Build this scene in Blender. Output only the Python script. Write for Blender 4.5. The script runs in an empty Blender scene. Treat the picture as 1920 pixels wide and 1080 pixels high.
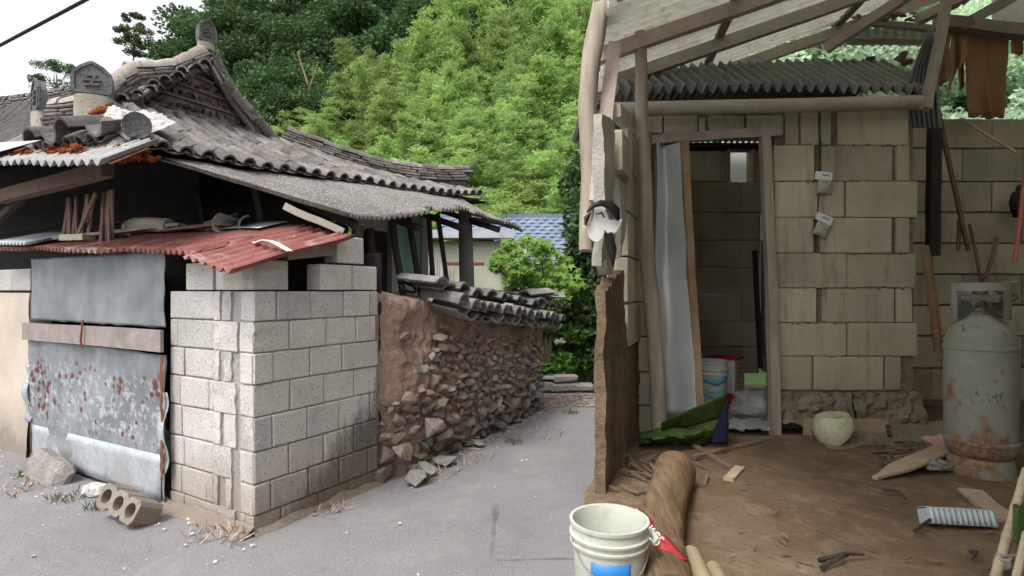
import bpy, bmesh, math, random
import numpy as np
from mathutils import Vector, Matrix, Quaternion, noise
random.seed(11); np.random.seed(11)
S = bpy.context.scene
COL = S.collection
rnd = random.uniform
R = math.radians
# ---------------------------------------------------------------- camera, sky, sun, exposure
EYE = 1.5; FOC = 1050.0; HOR = 545.0
cam = bpy.data.cameras.new('camera'); camo = bpy.data.objects.new('camera', cam); COL.objects.link(camo)
cam.sensor_width = 36; cam.lens = 36*FOC/1920; cam.shift_y = 5/1920
cam.clip_start = .05; cam.clip_end = 500
camo.location = (0, 0, EYE); camo.rotation_euler = (R(90), 0, 0)
S.camera = camo
W = bpy.data.worlds.new('World'); S.world = W; W.use_nodes = True
nt = W.node_tree; nt.nodes.clear()
sky = nt.nodes.new('ShaderNodeTexSky'); sky.sky_type = 'NISHITA'; sky.sun_disc = False
SUN_EL, SUN_ROT = R(58), R(215)
sky.sun_elevation = SUN_EL; sky.sun_rotation = SUN_ROT
sky.air_density = 1.0; sky.dust_density = 4.0; sky.ozone_density = 1.0
hs = nt.nodes.new('ShaderNodeHueSaturation'); hs.inputs['Saturation'].default_value = .12
bg = nt.nodes.new('ShaderNodeBackground'); bg.inputs['Strength'].default_value = .15
wo = nt.nodes.new('ShaderNodeOutputWorld')
nt.links.new(sky.outputs[0], hs.inputs['Color']); nt.links.new(hs.outputs[0], bg.inputs[0]); nt.links.new(bg.outputs[0], wo.inputs[0])
sl = bpy.data.lights.new('sun', 'SUN'); so = bpy.data.objects.new('sun', sl); COL.objects.link(so)
sl.energy = 0.9; sl.angle = R(14); sl.color = (1, .96, .9)
d = Vector((math.sin(SUN_ROT)*math.cos(SUN_EL), math.cos(SUN_ROT)*math.cos(SUN_EL), math.sin(SUN_EL)))
so.rotation_euler = d.to_track_quat('Z', 'Y').to_euler()
so.location = (-6, -8, 14)
S.view_settings.view_transform = 'Standard'; S.view_settings.look = 'None'
S.view_settings.gamma = 1; S.view_settings.exposure = 1.12; S.view_settings.use_curve_mapping = False
S.cycles.max_bounces = 8; S.cycles.diffuse_bounces = 5; S.cycles.transparent_max_bounces = 8
# ---------------------------------------------------------------- helpers
def P(px, py, Y):
    return Vector(((px-960)/FOC*Y, Y, EYE-(py-HOR)/FOC*Y))
FZ = .5                                           # height of the shed floor above the lane
def F(px, py, z=None):
    z = FZ if z is None else z
    Y = (EYE-z)*FOC/(py-HOR); return P(px, py, Y)
HC = Vector((-1.59, 3.44, 0)); D2 = Vector((.51, .86, 0)); D1 = Vector((-.86, .51, 0))
def H(u, v, z=0.0):
    return HC+D2*u+D1*v+Vector((0, 0, z))
HM = Matrix(((D2.x, D1.x, 0, HC.x), (D2.y, D1.y, 0, HC.y), (0, 0, 1, 0), (0, 0, 0, 1)))
WM = {}
def place(o, parent=None, M=None):
    M = M or Matrix.Identity(4)
    COL.objects.link(o)
    if parent is not None:
        o.parent = parent; o.matrix_parent_inverse = WM[parent.name].inverted()
    o.matrix_basis = M
    WM[o.name] = M.copy()
    return o
def tag(o, label=None, cat=None, group=None, kind=None):
    if label: o['label'] = label
    if cat: o['category'] = cat
    if group: o['group'] = group
    if kind: o['kind'] = kind
    return o
def thing(name, label, cat, loc, group=None):
    o = bpy.data.objects.new(name, None); o.empty_display_size = .1
    place(o, None, Matrix.Translation(loc))
    return tag(o, label, cat, group)
def inst(name, mesh, parent=None, M=None):
    return place(bpy.data.objects.new(name, mesh), parent, M)
def copy_tree(o, M, parent=None):
    c = o.copy(); COL.objects.link(c)
    c.matrix_basis = M; WM[c.name] = M.copy()
    for ch in list(o.children):
        k = ch.copy(); COL.objects.link(k); k.parent = c
        for g in list(ch.children):
            q = g.copy(); COL.objects.link(q); q.parent = k
    return c
def axes(x, z):                                   # matrix whose X runs along x and Z towards z
    x = Vector(x).normalized(); z = Vector(z); z = (z-x*z.dot(x)).normalized(); y = z.cross(x)
    return Matrix(((x.x, y.x, z.x, 0), (x.y, y.y, z.y, 0), (x.z, y.z, z.z, 0), (0, 0, 0, 1)))
def nz(p, s=1.0, o=0.0):
    return noise.noise(Vector(p)*s+Vector((o, o*.7, -o)))
class MB:
    def __init__(s): s.v = []; s.f = []; s.m = []
    def add(s, vs, fs, mi=0):
        b = len(s.v); s.v += [tuple(q) for q in vs]; s.f += [tuple(i+b for i in f) for f in fs]; s.m += [mi]*len(fs); return s
    def box(s, c, sz, M=None, mi=0):
        c = Vector(c); vs = []
        for dx in (-.5, .5):
            for dy in (-.5, .5):
                for dz in (-.5, .5):
                    q = Vector((dx*sz[0], dy*sz[1], dz*sz[2]))
                    vs.append((M.to_3x3() @ q if M else q)+c)
        return s.add(vs, [(0, 1, 3, 2), (4, 6, 7, 5), (0, 4, 5, 1), (2, 3, 7, 6), (0, 2, 6, 4), (1, 5, 7, 3)], mi)
    def bar(s, a, b, w, h, up=(0, 0, 1), mi=0, jit=0):
        a = Vector(a); b = Vector(b); A = axes(b-a, up); n = 5 if jit else 1
        y = A.to_3x3() @ Vector((0, 1, 0)); z = A.to_3x3() @ Vector((0, 0, 1)); vs = []; fs = []
        for i in range(n+1):
            p = a.lerp(b, i/n)
            if jit: p = p+y*rnd(-jit, jit)+z*rnd(-jit, jit)
            k = 1+(rnd(-jit, jit)*4 if jit else 0)
            for sy, sz in ((-1, -1), (1, -1), (1, 1), (-1, 1)): vs.append(p+y*sy*w/2*k+z*sz*h/2*k)
        for i in range(n):
            for j in range(4): fs.append((i*4+j, i*4+(j+1) % 4, i*4+4+(j+1) % 4, i*4+4+j))
        fs += [(3, 2, 1, 0), (n*4, n*4+1, n*4+2, n*4+3)]
        return s.add(vs, fs, mi)
    def tube(s, pts, rad, n=8, mi=0, cap=True, rough=0):
        pts = [Vector(p) for p in pts]; k = len(pts)
        if not hasattr(rad, '__len__'): rad = [rad]*k
        t = (pts[1]-pts[0]).normalized(); a = Vector((0, 0, 1)) if abs(t.z) < .8 else Vector((1, 0, 0))
        x = t.cross(a).normalized(); vs = []; fs = []
        for i in range(k):
            tt = (pts[min(i+1, k-1)]-pts[max(i-1, 0)])
            if tt.length < 1e-9: tt = t
            tt.normalize(); x = (x-tt*x.dot(tt)).normalized(); y = tt.cross(x)
            for j in range(n):
                th = 2*math.pi*j/n; r = rad[i]
                if rough: r *= 1+rough*nz(pts[i]*6+Vector((math.cos(th), math.sin(th), 0))*1.3)
                vs.append(pts[i]+x*math.cos(th)*r+y*math.sin(th)*r)
        for i in range(k-1):
            for j in range(n): fs.append((i*n+j, i*n+(j+1) % n, i*n+n+(j+1) % n, i*n+n+j))
        if cap: fs += [tuple(range(n-1, -1, -1)), tuple(range((k-1)*n, k*n))]
        return s.add(vs, fs, mi)
    def lathe(s, prof, n=24, M=None, mi=0, a0=0, a1=2*math.pi):
        vs = []; fs = []; full = abs(a1-a0-2*math.pi) < 1e-6; m = n if full else n+1
        for r, z in prof:
            for j in range(m):
                th = a0+(a1-a0)*j/n; q = Vector((r*math.cos(th), r*math.sin(th), z)); vs.append(M @ q if M else q)
        for i in range(len(prof)-1):
            for j in range(n):
                j2 = (j+1) % m; fs.append((i*m+j, i*m+j2, i*m+m+j2, i*m+m+j))
        return s.add(vs, fs, mi)
    def grid(s, fn, nu, nv, mi=0, skip=None):
        vs = [fn(i/nu, j/nv) for i in range(nu+1) for j in range(nv+1)]; fs = []
        for i in range(nu):
            for j in range(nv):
                if skip and skip((i+.5)/nu, (j+.5)/nv): continue
                a = i*(nv+1)+j; fs.append((a, a+nv+1, a+nv+2, a+1))
        return s.add(vs, fs, mi)
    def rock(s, c, sz, n=13, M=None, mi=0):
        pts = []
        for _ in range(n):
            q = Vector((random.gauss(0, 1), random.gauss(0, 1), random.gauss(0, 1))).normalized()*rnd(.82, 1)
            q = Vector((max(-.8, min(.8, q.x))*sz[0], max(-.8, min(.8, q.y))*sz[1], max(-.8, min(.8, q.z))*sz[2]))
            pts.append((M.to_3x3() @ q if M else q)+Vector(c))
        bm = bmesh.new()
        for p in pts: bm.verts.new(p)
        r = bmesh.ops.convex_hull(bm, input=bm.verts)
        bmesh.ops.delete(bm, geom=[v for v in bm.verts if not v.link_faces], context='VERTS')
        bm.verts.index_update()
        s.add([v.co.copy() for v in bm.verts], [[v.index for v in f.verts] for f in bm.faces], mi); bm.free(); return s
    def mesh(s, name, mats, smooth=False, origin=None):
        me = bpy.data.meshes.new(name)
        vs = s.v if origin is None else [(a-origin[0], b-origin[1], c-origin[2]) for a, b, c in s.v]
        me.from_pydata(vs, [], s.f)
        mats = mats if isinstance(mats, (list, tuple)) else [mats]
        for m in mats: me.materials.append(m)
        if len(mats) > 1: me.polygons.foreach_set('material_index', s.m)
        me.update()
        bm = bmesh.new(); bm.from_mesh(me); bmesh.ops.recalc_face_normals(bm, faces=bm.faces)
        if smooth:
            for f in bm.faces: f.smooth = True
        bm.to_mesh(me); bm.free()
        if smooth: me.set_sharp_from_angle(angle=R(smooth if smooth is not True else 40))
        return me
    def build(s, name, mats, parent=None, smooth=False, solid=0, origin=None):
        if parent is None and origin is None:
            a = np.array(s.v); origin = Vector(((a[:, 0].min()+a[:, 0].max())/2, (a[:, 1].min()+a[:, 1].max())/2, a[:, 2].min()))
        if parent is not None: origin = None
        o = inst(name, s.mesh(name, mats, smooth, origin), parent, Matrix.Translation(origin) if origin is not None else None)
        if solid:
            md = o.modifiers.new('thick', 'SOLIDIFY'); md.thickness = solid; md.offset = 0
        return o
def chamfer_mesh(name, mat, sz, c, jit=0, seed=0):
    random.seed(seed+100); bm = bmesh.new()
    for sx in (-1, 1):
        for sy in (-1, 1):
            for sz_ in (-1, 1):
                q = Vector((sx*sz[0]/2, sy*sz[1]/2, sz_*sz[2]/2)); cc = c*rnd(.5, 2.2) if jit else c
                for a in range(3):
                    w = q.copy()
                    for b in range(3):
                        if b != a: w[b] -= math.copysign(cc, q[b])
                    bm.verts.new(w)
    bmesh.ops.convex_hull(bm, input=bm.verts)
    me = bpy.data.meshes.new(name); bm.to_mesh(me); bm.free(); me.materials.append(mat); return me
def leaf_mesh(name, mat, C, D, L, Wd, droop=0.0):
    """C centres (n,3), D directions, L lengths, Wd widths -> one diamond quad per leaf"""
    n = len(C); C = np.asarray(C, float); D = np.asarray(D, float); D = D/np.linalg.norm(D, axis=1)[:, None]
    A = np.random.normal(size=(n, 3)); Sd = np.cross(D, A); Sd /= np.linalg.norm(Sd, axis=1)[:, None]
    L = np.asarray(L)[:, None]; Wd = np.asarray(Wd)[:, None]
    V = np.empty((n, 4, 3)); V[:, 0] = C-D*L/2; V[:, 1] = C+Sd*Wd/2; V[:, 2] = C+D*L/2; V[:, 3] = C-Sd*Wd/2
    V[:, 2, 2] -= droop*L[:, 0]
    me = bpy.data.meshes.new(name)
    me.vertices.add(n*4); me.vertices.foreach_set('co', V.reshape(-1))
    me.loops.add(n*4); me.loops.foreach_set('vertex_index', np.arange(n*4, dtype=np.int32))
    me.polygons.add(n); me.polygons.foreach_set('loop_start', np.arange(0, n*4, 4, dtype=np.int32))
    me.materials.append(mat); me.update(calc_edges=True); return me
# ---------------------------------------------------------------- materials
class NT:
    def __init__(s, name):
        s.m = bpy.data.materials.new(name); s.m.use_nodes = True; s.t = s.m.node_tree
        s.b = s.t.nodes['Principled BSDF']; s.out = s.t.nodes['Material Output']
        s.pos = s.n('ShaderNodeNewGeometry').outputs['Position']
    def n(s, k): return s.t.nodes.new(k)
    def l(s, a, b): s.t.links.new(a, b)
    def inp(s, sock, v):
        if isinstance(v, bpy.types.NodeSocket): s.l(v, sock)
        elif isinstance(v, (tuple, list)) and len(v) == 3 and sock.type == 'RGBA': sock.default_value = (*v, 1)
        else: sock.default_value = v
    def map(s, sc=(1, 1, 1), rot=(0, 0, 0), loc=(0, 0, 0), src=None):
        k = s.n('ShaderNodeMapping'); s.l(src or s.pos, k.inputs[0]); k.inputs['Scale'].default_value = sc; k.inputs['Rotation'].default_value = rot; k.inputs['Location'].default_value = loc
        return k.outputs[0]
    def noise(s, sc, det=5, rough=.6, v=None, dist=0):
        k = s.n('ShaderNodeTexNoise'); s.l(v or s.pos, k.inputs['Vector']); k.inputs['Scale'].default_value = sc
        k.inputs['Detail'].default_value = det; k.inputs['Roughness'].default_value = rough; k.inputs['Distortion'].default_value = dist; return k.outputs['Fac']
    def voro(s, sc, v=None, feat='F1', rand=1):
        k = s.n('ShaderNodeTexVoronoi'); k.feature = feat; s.l(v or s.pos, k.inputs['Vector']); k.inputs['Scale'].default_value = sc
        k.inputs['Randomness'].default_value = rand; return k.outputs['Distance']
    def ramp(s, x, a, b, inv=False):
        k = s.n('ShaderNodeMapRange'); k.clamp = True; s.inp(k.inputs[0], x); k.inputs[1].default_value = a; k.inputs[2].default_value = b
        k.inputs[3].default_value = 1 if inv else 0; k.inputs[4].default_value = 0 if inv else 1; return k.outputs[0]
    def math(s, op, a, b=0.0, c=None):
        k = s.n('ShaderNodeMath'); k.operation = op; s.inp(k.inputs[0], a); s.inp(k.inputs[1], b)
        if c is not None: s.inp(k.inputs[2], c)
        return k.outputs[0]
    def mix(s, f, a, b, mode='MIX'):
        k = s.n('ShaderNodeMix'); k.data_type = 'RGBA'; k.blend_type = mode; s.inp(k.inputs[0], f); s.inp(k.inputs[6], a); s.inp(k.inputs[7], b); return k.outputs[2]
    def sep(s, v=None):
        k = s.n('ShaderNodeSeparateXYZ'); s.l(v or s.pos, k.inputs[0]); return k.outputs
    def rand(s):
        return s.n('ShaderNodeObjectInfo').outputs['Random']
    def vary(s, col, amt, hue=0.0):
        k = s.n('ShaderNodeHueSaturation'); s.inp(k.inputs['Color'], col); r = s.rand()
        s.l(s.math('MULTIPLY_ADD', r, 2*amt, 1-amt), k.inputs['Value'])
        if hue: s.l(s.math('MULTIPLY_ADD', s.math('FRACT', s.math('MULTIPLY', r, 7.31)), 2*hue, .5-hue), k.inputs['Hue'])
        return k.outputs[0]
    def bump(s, h, st, dist=.02):
        k = s.n('ShaderNodeBump'); k.inputs['Strength'].default_value = st; k.inputs['Distance'].default_value = dist; s.l(h, k.inputs['Height'])
        s.l(k.outputs[0], s.b.inputs['Normal'])
    def done(s, col, rough=.9, spec=.25, metal=0):
        s.inp(s.b.inputs['Base Color'], col); s.inp(s.b.inputs['Roughness'], rough); s.inp(s.b.inputs['Specular IOR Level'], spec); s.inp(s.b.inputs['Metallic'], metal); return s.m
def simple(name, c1, c2, sc=5, c3=None, fsc=70, rough=.9, bump=.3, var=0., hue=0., spec=.25, metal=0, vmap=None, lo=.35, hi=.65, dist=.02, famt=.7):
    t = NT(name); v = t.map(vmap) if vmap else None
    n1 = t.noise(sc, 6, .6, v); n2 = t.noise(fsc, 4, .65, v)
    col = t.mix(t.ramp(n1, lo, hi), c1, c2)
    if c3: col = t.mix(t.math('MULTIPLY', t.ramp(n2, .5, .68), famt), col, c3)
    if var: col = t.vary(col, var, hue)
    if bump: t.bump(t.math('ADD', t.math('MULTIPLY', n1, .6), n2), bump, dist)
    return t.done(col, rough, spec, metal)
def concrete(name, c1, c2, pit, var=.08, stain=None, hue=.0, pitamt=.75):
    t = NT(name); n1 = t.noise(3.2, 6); n2 = t.noise(78, 4, .75)
    col = t.mix(t.ramp(n1, .35, .7), c1, c2)
    pits = t.math('MULTIPLY', t.ramp(n2, .56, .65), pitamt*1.1)
    col = t.mix(pits, col, pit)
    col = t.vary(col, var, hue)
    if stain: col = stain(t, col)
    t.bump(t.math('SUBTRACT', t.math('MULTIPLY', n1, .5), t.math('MULTIPLY', t.ramp(n2, .5, .7), .5)), .6, .012)
    return t.done(col, .95, .15)
def outhouse_stain(t, col):
    m = t.n('ShaderNodeVectorMath'); m.operation = 'SUBTRACT'; t.l(t.pos, m.inputs[0]); m.inputs[1].default_value = HC
    dd = t.n('ShaderNodeVectorMath'); dd.operation = 'DOT_PRODUCT'; t.l(m.outputs[0], dd.inputs[0]); dd.inputs[1].default_value = D2
    u = dd.outputs['Value']; z = t.sep()[2]
    st = t.noise(13, 8, .78, t.map((1.3, 1.3, .3)))
    # black mould climbing towards the far end of the lane side
    hgt = t.math('MAXIMUM', t.math('MULTIPLY_ADD', u, .80, -.05), .13)
    d = t.math('SUBTRACT', t.math('ADD', hgt, t.math('MULTIPLY', t.math('SUBTRACT', st, .5), .95)), z)
    f = t.math('MULTIPLY', t.ramp(d, -.05, .22), t.ramp(u, .03, .25))
    col = t.mix(t.math('MULTIPLY', f, .85), col, t.mix(t.ramp(t.noise(40, 5, .7), .45, .62), (.045, .047, .042), (.15, .15, .135)))
    # earth splashed up from the lane
    w = t.math('SUBTRACT', t.math('MULTIPLY_ADD', st, .5, .12), z)
    col = t.mix(t.math('MULTIPLY', t.ramp(w, -.2, .3), .55), col, (.22, .16, .11))
    return col
def wood(name, c1, c2, vert=True, var=.15, rough=.85, bump=.5, sc=1.0, crack=True):
    t = NT(name); v = t.map((28*sc, 28*sc, 1.6*sc) if vert else (9*sc, 9*sc, 9*sc))
    n1 = t.noise(1, 6, .65, v, .3); n2 = t.noise(3, 4, .6)
    col = t.mix(t.ramp(n1, .3, .7), c1, c2); col = t.mix(t.math('MULTIPLY', t.ramp(n2, .5, .75), .45), col, (c1[0]*.55, c1[1]*.52, c1[2]*.5))
    col = t.vary(col, var)
    t.bump(n1, bump, .01); return t.done(col, rough, .2)
def foliage(name, c1, c2, c3, var=.25, hue=.015, trans=.3, sc=.6):
    t = NT(name); n1 = t.noise(sc, 3); n2 = t.noise(9, 2)
    col = t.mix(t.ramp(n1, .35, .65), c1, c2); col = t.mix(t.math('MULTIPLY', t.ramp(n2, .45, .7), .7), col, c3); col = t.vary(col, var, hue)
    t.done(col, .6, .2)
    tr = t.n('ShaderNodeBsdfTranslucent'); t.inp(tr.inputs[0], col)
    mx = t.n('ShaderNodeMixShader'); mx.inputs[0].default_value = trans
    t.l(t.b.outputs[0], mx.inputs[1]); t.l(tr.outputs[0], mx.inputs[2]); t.l(mx.outputs[0], t.out.inputs[0]); return t.m
m_block = concrete('outhouse_block', (.44, .415, .395), (.54, .515, .49), (.18, .165, .155), .13, outhouse_stain, .012)
m_mortar = concrete('old_mortar', (.3, .28, .26), (.4, .38, .35), (.12, .11, .1), .05, outhouse_stain)
m_fill = concrete('mortar_fill', (.2, .19, .18), (.3, .285, .265), (.13, .12, .11), .08, outhouse_stain)
m_asph = None
def mk_asphalt():
    t = NT('worn_asphalt'); n1 = t.noise(.9, 6, .6); n2 = t.noise(160, 3, .75); n3 = t.noise(4, 5)
    col = t.mix(t.ramp(n1, .3, .7), (.19, .178, .19), (.25, .236, .25)); col = t.mix(t.math('MULTIPLY', t.ramp(n3, .45, .7), .4), col, (.2, .18, .17))
    col = t.mix(t.math('MULTIPLY', t.ramp(n2, .5, .66), .6), col, (.36, .345, .35)); col = t.mix(t.math('MULTIPLY', t.ramp(n2, .5, .38), .6), col, (.09, .085, .09))
    ck = t.voro(.55, t.map((1, 1, 1), src=None), 'DISTANCE_TO_EDGE'); wob = t.noise(2.2, 6, .7)
    cr = t.math('MULTIPLY', t.ramp(t.math('ADD', ck, t.math('MULTIPLY', wob, .05)), .034, .026), t.ramp(t.noise(.5, 2), .5, .6)); col = t.mix(t.math('MULTIPLY', cr, .7), col, (.07, .065, .065))
    ds = t.noise(1.6, 6, .7, None, .8); col = t.mix(t.math('MULTIPLY', t.ramp(ds, .52, .66), .35), col, (.33, .305, .29)); col = t.mix(t.math('MULTIPLY', t.ramp(ds, .42, .34), .3), col, (.13, .12, .125))
    t.bump(n2, .6, .008); return t.done(col, .85, .3)
m_asph = mk_asphalt()
m_earth = simple('bare_earth', (.17, .115, .07), (.25, .18, .115), 3, (.1, .065, .04), 60, bump=.7)
m_tile = simple('old_roof_tile', (.125, .112, .104), (.215, .195, .18), 9, (.06, .055, .05), 50, bump=.6, var=.38, hue=.012)
m_tile_pan = simple('pan_tile', (.065, .058, .054), (.12, .108, .1), 9, (.035, .032, .03), 50, bump=.6)
m_tile_pale = simple('pale_ridge_tile', (.26, .225, .2), (.36, .32, .285), 8, (.13, .12, .105), 40, bump=.5, var=.2)
m_tile_dark = simple('dark_end_tile', (.075, .075, .08), (.14, .135, .135), 12, (.2, .19, .18), 60, bump=.5)
m_sandy = simple('sandy_mortar', (.3, .27, .225), (.38, .345, .3), 6, (.2, .18, .15), 60, bump=.5)
m_pink = simple('pinkish_mud_plaster', (.4, .29, .25), (.5, .39, .34), 6, (.2, .13, .115), 22, bump=.6)
m_white_mortar = simple('white_mortar', (.45, .44, .42), (.6, .585, .57), 9, (.2, .19, .18), 30, bump=1.0, dist=.04)
m_orange = simple('orange_moss_foam', (.36, .085, .02), (.22, .045, .015), 22, (.55, .2, .07), 70, bump=1.0, dist=.04)
m_asb = None
def mk_asbestos():
    t = NT('mossy_asbestos_sheet'); n1 = t.noise(2.2, 6); n2 = t.noise(75, 4, .7); n3 = t.noise(14, 4)
    col = t.mix(t.ramp(n1, .35, .65), (.155, .143, .132), (.21, .197, .185)); col = t.mix(t.math('MULTIPLY', t.ramp(n2, .52, .62), .8), col, (.075, .07, .06))
    col = t.mix(t.math('MULTIPLY', t.ramp(n2, .44, .36), .8), col, (.4, .385, .36)); col = t.mix(t.math('MULTIPLY', t.ramp(n3, .55, .7), .5), col, (.12, .11, .09))
    t.bump(n2, .5, .01); return t.done(col, .95, .15)
m_asb = mk_asbestos()
m_asb_clean = simple('grey_asbestos_sheet', (.23, .23, .23), (.33, .33, .33), 6, (.17, .165, .16), 40, bump=.3, rough=.8)
m_red = simple('red_painted_sheet', (.21, .07, .06), (.29, .115, .10), 5, (.14, .055, .04), 30, rough=.6, bump=.3, famt=.6)
def mk_red():
    t = NT('red_painted_sheet'); n1 = t.noise(4, 6); n2 = t.noise(30, 5, .7); n3 = t.noise(1.6, 6, .7, None, .6)
    col = t.mix(t.ramp(n1, .35, .65), (.2, .068, .058), (.285, .12, .105)); col = t.mix(t.math('MULTIPLY', t.ramp(n3, .56, .62), .75), col, (.36, .3, .29)); col = t.mix(t.math('MULTIPLY', t.ramp(n3, .42, .36), .8), col, (.12, .045, .03)); col = t.mix(t.math('MULTIPLY', t.ramp(n2, .54, .66), .6), col, (.1, .04, .03))
    t.bump(n2, .3, .01); return t.done(col, .7, .2)
m_red = mk_red()
m_redpale = simple('faded_red_sheet', (.5, .25, .21), (.6, .38, .34), 5, (.3, .12, .1), 30, rough=.6)
m_galv = simple('galvanised_sheet', (.34, .37, .4), (.5, .53, .56), 3, (.26, .27, .28), 30, rough=.5, bump=.1, metal=.35, spec=.4)
def mk_door(name, rust):
    t = NT(name); n1 = t.noise(2.6, 6); n2 = t.noise(14, 5); st = t.noise(1, 5, .6, t.map((9, 9, 1.0)))
    col = t.mix(t.ramp(n1, .35, .65), (.16, .172, .188), (.26, .275, .295)); col = t.mix(t.math('MULTIPLY', t.ramp(st, .5, .7), .45), col, (.13, .135, .145))
    z = t.sep()[2]
    if rust:
        band = t.math('MULTIPLY', t.ramp(z, .3, .45), t.ramp(z, 1.0, .75))
        sp = t.ramp(t.noise(17, 5, .6), .52, .6)
        col = t.mix(t.math('MULTIPLY', t.math('MULTIPLY', sp, band), .75), col, (.43, .455, .48))
        vo = t.voro(13.5); big = t.noise(2.3, 2); wob = t.noise(40, 3)
        r = t.math('ADD', vo, t.math('MULTIPLY', t.math('SUBTRACT', wob, .5), .35))
        thr = t.ramp(big, .34, .6); thr = t.math('MULTIPLY', thr, .42)
        f = t.math('MULTIPLY', t.ramp(t.math('SUBTRACT', thr, r), -.03, .05), t.math('MULTIPLY', t.ramp(z, .33, .42), t.ramp(z, .98, .85)))
        col = t.mix(f, col, t.mix(t.ramp(n2, .4, .6), (.16, .045, .03), (.085, .03, .025)))
        low = t.math('MULTIPLY', t.ramp(z, .3, .22), .6); col = t.mix(low, col, (.36, .37, .36))
    t.bump(n2, .12, .01); return t.done(col, .55, .35, .2)
m_door_up = mk_door('grey_door_sheet', False); m_door_low = mk_door('rusty_door_sheet', True)
m_rust = simple('rust', (.2, .06, .03), (.12, .045, .03), 16, (.3, .12, .06), 60, bump=.5)
m_oldwood = wood('weathered_wood', (.24, .2, .185), (.36, .31, .29), False)
m_oldwood_v = wood('weathered_post_wood', (.25, .21, .17), (.42, .36, .29), True)
m_darkwood = wood('dark_wood', (.035, .027, .024), (.07, .055, .048), True)
m_brownwood = wood('brown_lath_wood', (.17, .105, .085), (.25, .165, .135), True)
m_beam = wood('grey_beam_wood', (.35, .31, .265), (.46, .42, .36), False)
m_beampink = wood('reddish_beam_wood', (.36, .29, .255), (.46, .38, .34), False)
m_log = wood('bare_log_wood', (.19, .12, .07), (.27, .185, .11), False)
def mk_big_log():
    t = NT('big_log_wood'); n1 = t.noise(1, 7, .7, t.map((34, 3.2, 34)), .5); n2 = t.noise(5, 5)
    col = t.mix(t.ramp(n1, .35, .65), (.11, .068, .038), (.235, .16, .095)); col = t.mix(t.math('MULTIPLY', t.ramp(n2, .5, .7), .5), col, (.3, .215, .14)); t.bump(n1, .9, .02); return t.done(col, .9, .15)
m_biglog = mk_big_log()
m_inshade = simple('shade_dark_wall', (.02, .019, .02), (.034, .031, .032), 4, bump=.3)  # near-black colour deepens the shade inside loft and booth
m_plaster = None
def mk_plaster():
    t = NT('beige_plaster'); n1 = t.noise(2, 6); n2 = t.noise(50, 4); z = t.sep()[2]
    col = t.mix(t.ramp(n1, .35, .65), (.42, .36, .3), (.52, .46, .39)); col = t.mix(t.math('MULTIPLY', t.ramp(n2, .55, .7), .3), col, (.3, .25, .2))
    d = t.math('SUBTRACT', t.math('MULTIPLY_ADD', t.noise(4, 6), .8, -.05), z); col = t.mix(t.math('MULTIPLY', t.ramp(d, -.1, .25), .7), col, (.13, .115, .1))
    t.bump(t.math('ADD', n1, n2), .3, .015); return t.done(col, .95, .1)
m_plaster = mk_plaster()
def mk_mud():
    t = NT('red_mud'); n1 = t.noise(2.4, 6); n2 = t.noise(26, 6, .7); n3 = t.noise(90, 3)
    col = t.mix(t.ramp(n1, .38, .62), (.44, .305, .25), (.34, .235, .195)); col = t.mix(t.math('MULTIPLY', t.ramp(n2, .5, .64), .8), col, (.55, .41, .32))
    col = t.mix(t.math('MULTIPLY', t.ramp(n3, .55, .7), .5), col, (.13, .085, .065))
    t.bump(t.math('ADD', n2, t.math('MULTIPLY', n3, .4)), .9, .04); return t.done(col, .97, .1)
m_mud = mk_mud()
def mk_stone():
    t = NT('wall_stone'); r = t.rand(); k = t.n('ShaderNodeValToRGB'); t.l(r, k.inputs[0]); e = k.color_ramp
    cols = [(.22, .175, .165), (.34, .28, .26), (.17, .15, .15), (.38, .3, .24), (.27, .245, .235), (.2, .21, .19), (.31, .23, .21), (.46, .38, .28), (.25, .185, .175)]
    e.interpolation = 'CONSTANT'
    while len(e.elements) < len(cols): e.elements.new(.5)
    for i, c in enumerate(cols): e.elements[i].position = i/len(cols); e.elements[i].color = (*c, 1)
    n1 = t.noise(14, 6); n2 = t.noise(70, 4)
    col = t.mix(t.ramp(n1, .4, .65), k.outputs[0], t.mix(.5, k.outputs[0], (.26, .2, .16))); col = t.mix(t.math('MULTIPLY', t.ramp(n2, .52, .66), .5), col, (.1, .085, .075))
    z = t.sep()[2]; f = t.math('MULTIPLY', t.ramp(t.math('ADD', z, t.math('MULTIPLY', n1, -.5)), .12, -.15), .55); col = t.mix(f, col, (.07, .075, .055))
    t.bump(t.math('ADD', n1, t.math('MULTIPLY', n2, .5)), .7, .015); return t.done(col, .92, .2)
m_stone = mk_stone()
m_kerb = simple('kerb_stone', (.2, .18, .17), (.3, .28, .26), 7, (.11, .1, .09), 40, bump=.6, var=.15)
m_capt = simple('wall_cap_tile', (.17, .165, .16), (.27, .26, .25), 9, (.09, .085, .08), 50, bump=.5, var=.22)
m_litter = simple('dry_leaf_litter', (.3, .22, .18), (.42, .33, .28), 30, (.2, .14, .11), 80, var=.1)
m_grass = foliage('short_grass', (.07, .11, .025), (.1, .15, .035), (.14, .18, .06))
m_bamboo = foliage('bamboo_leaf', (.25, .38, .10), (.34, .47, .15), (.44, .56, .23), .3, .012, .45, .35)
m_bamstem = simple('bamboo_stem', (.12, .17, .05), (.2, .22, .08), 3, bump=0)
m_dark = foliage('dark_tree_leaf', (.045, .095, .03), (.08, .14, .05), (.12, .185, .075), .2, .012, .25, .3)
m_skyline = foliage('mid_green_leaf', (.07, .13, .05), (.1, .17, .07), (.13, .2, .09), .15, .01, .35)
m_maple = foliage('fresh_green_leaf', (.13, .26, .04), (.2, .36, .07), (.26, .4, .1), .1, .01, .4, 2)
m_hedge = foliage('hedge_leaf', (.05, .085, .03), (.08, .12, .045), (.1, .14, .06), .1, .01, .25, 2)
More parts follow.
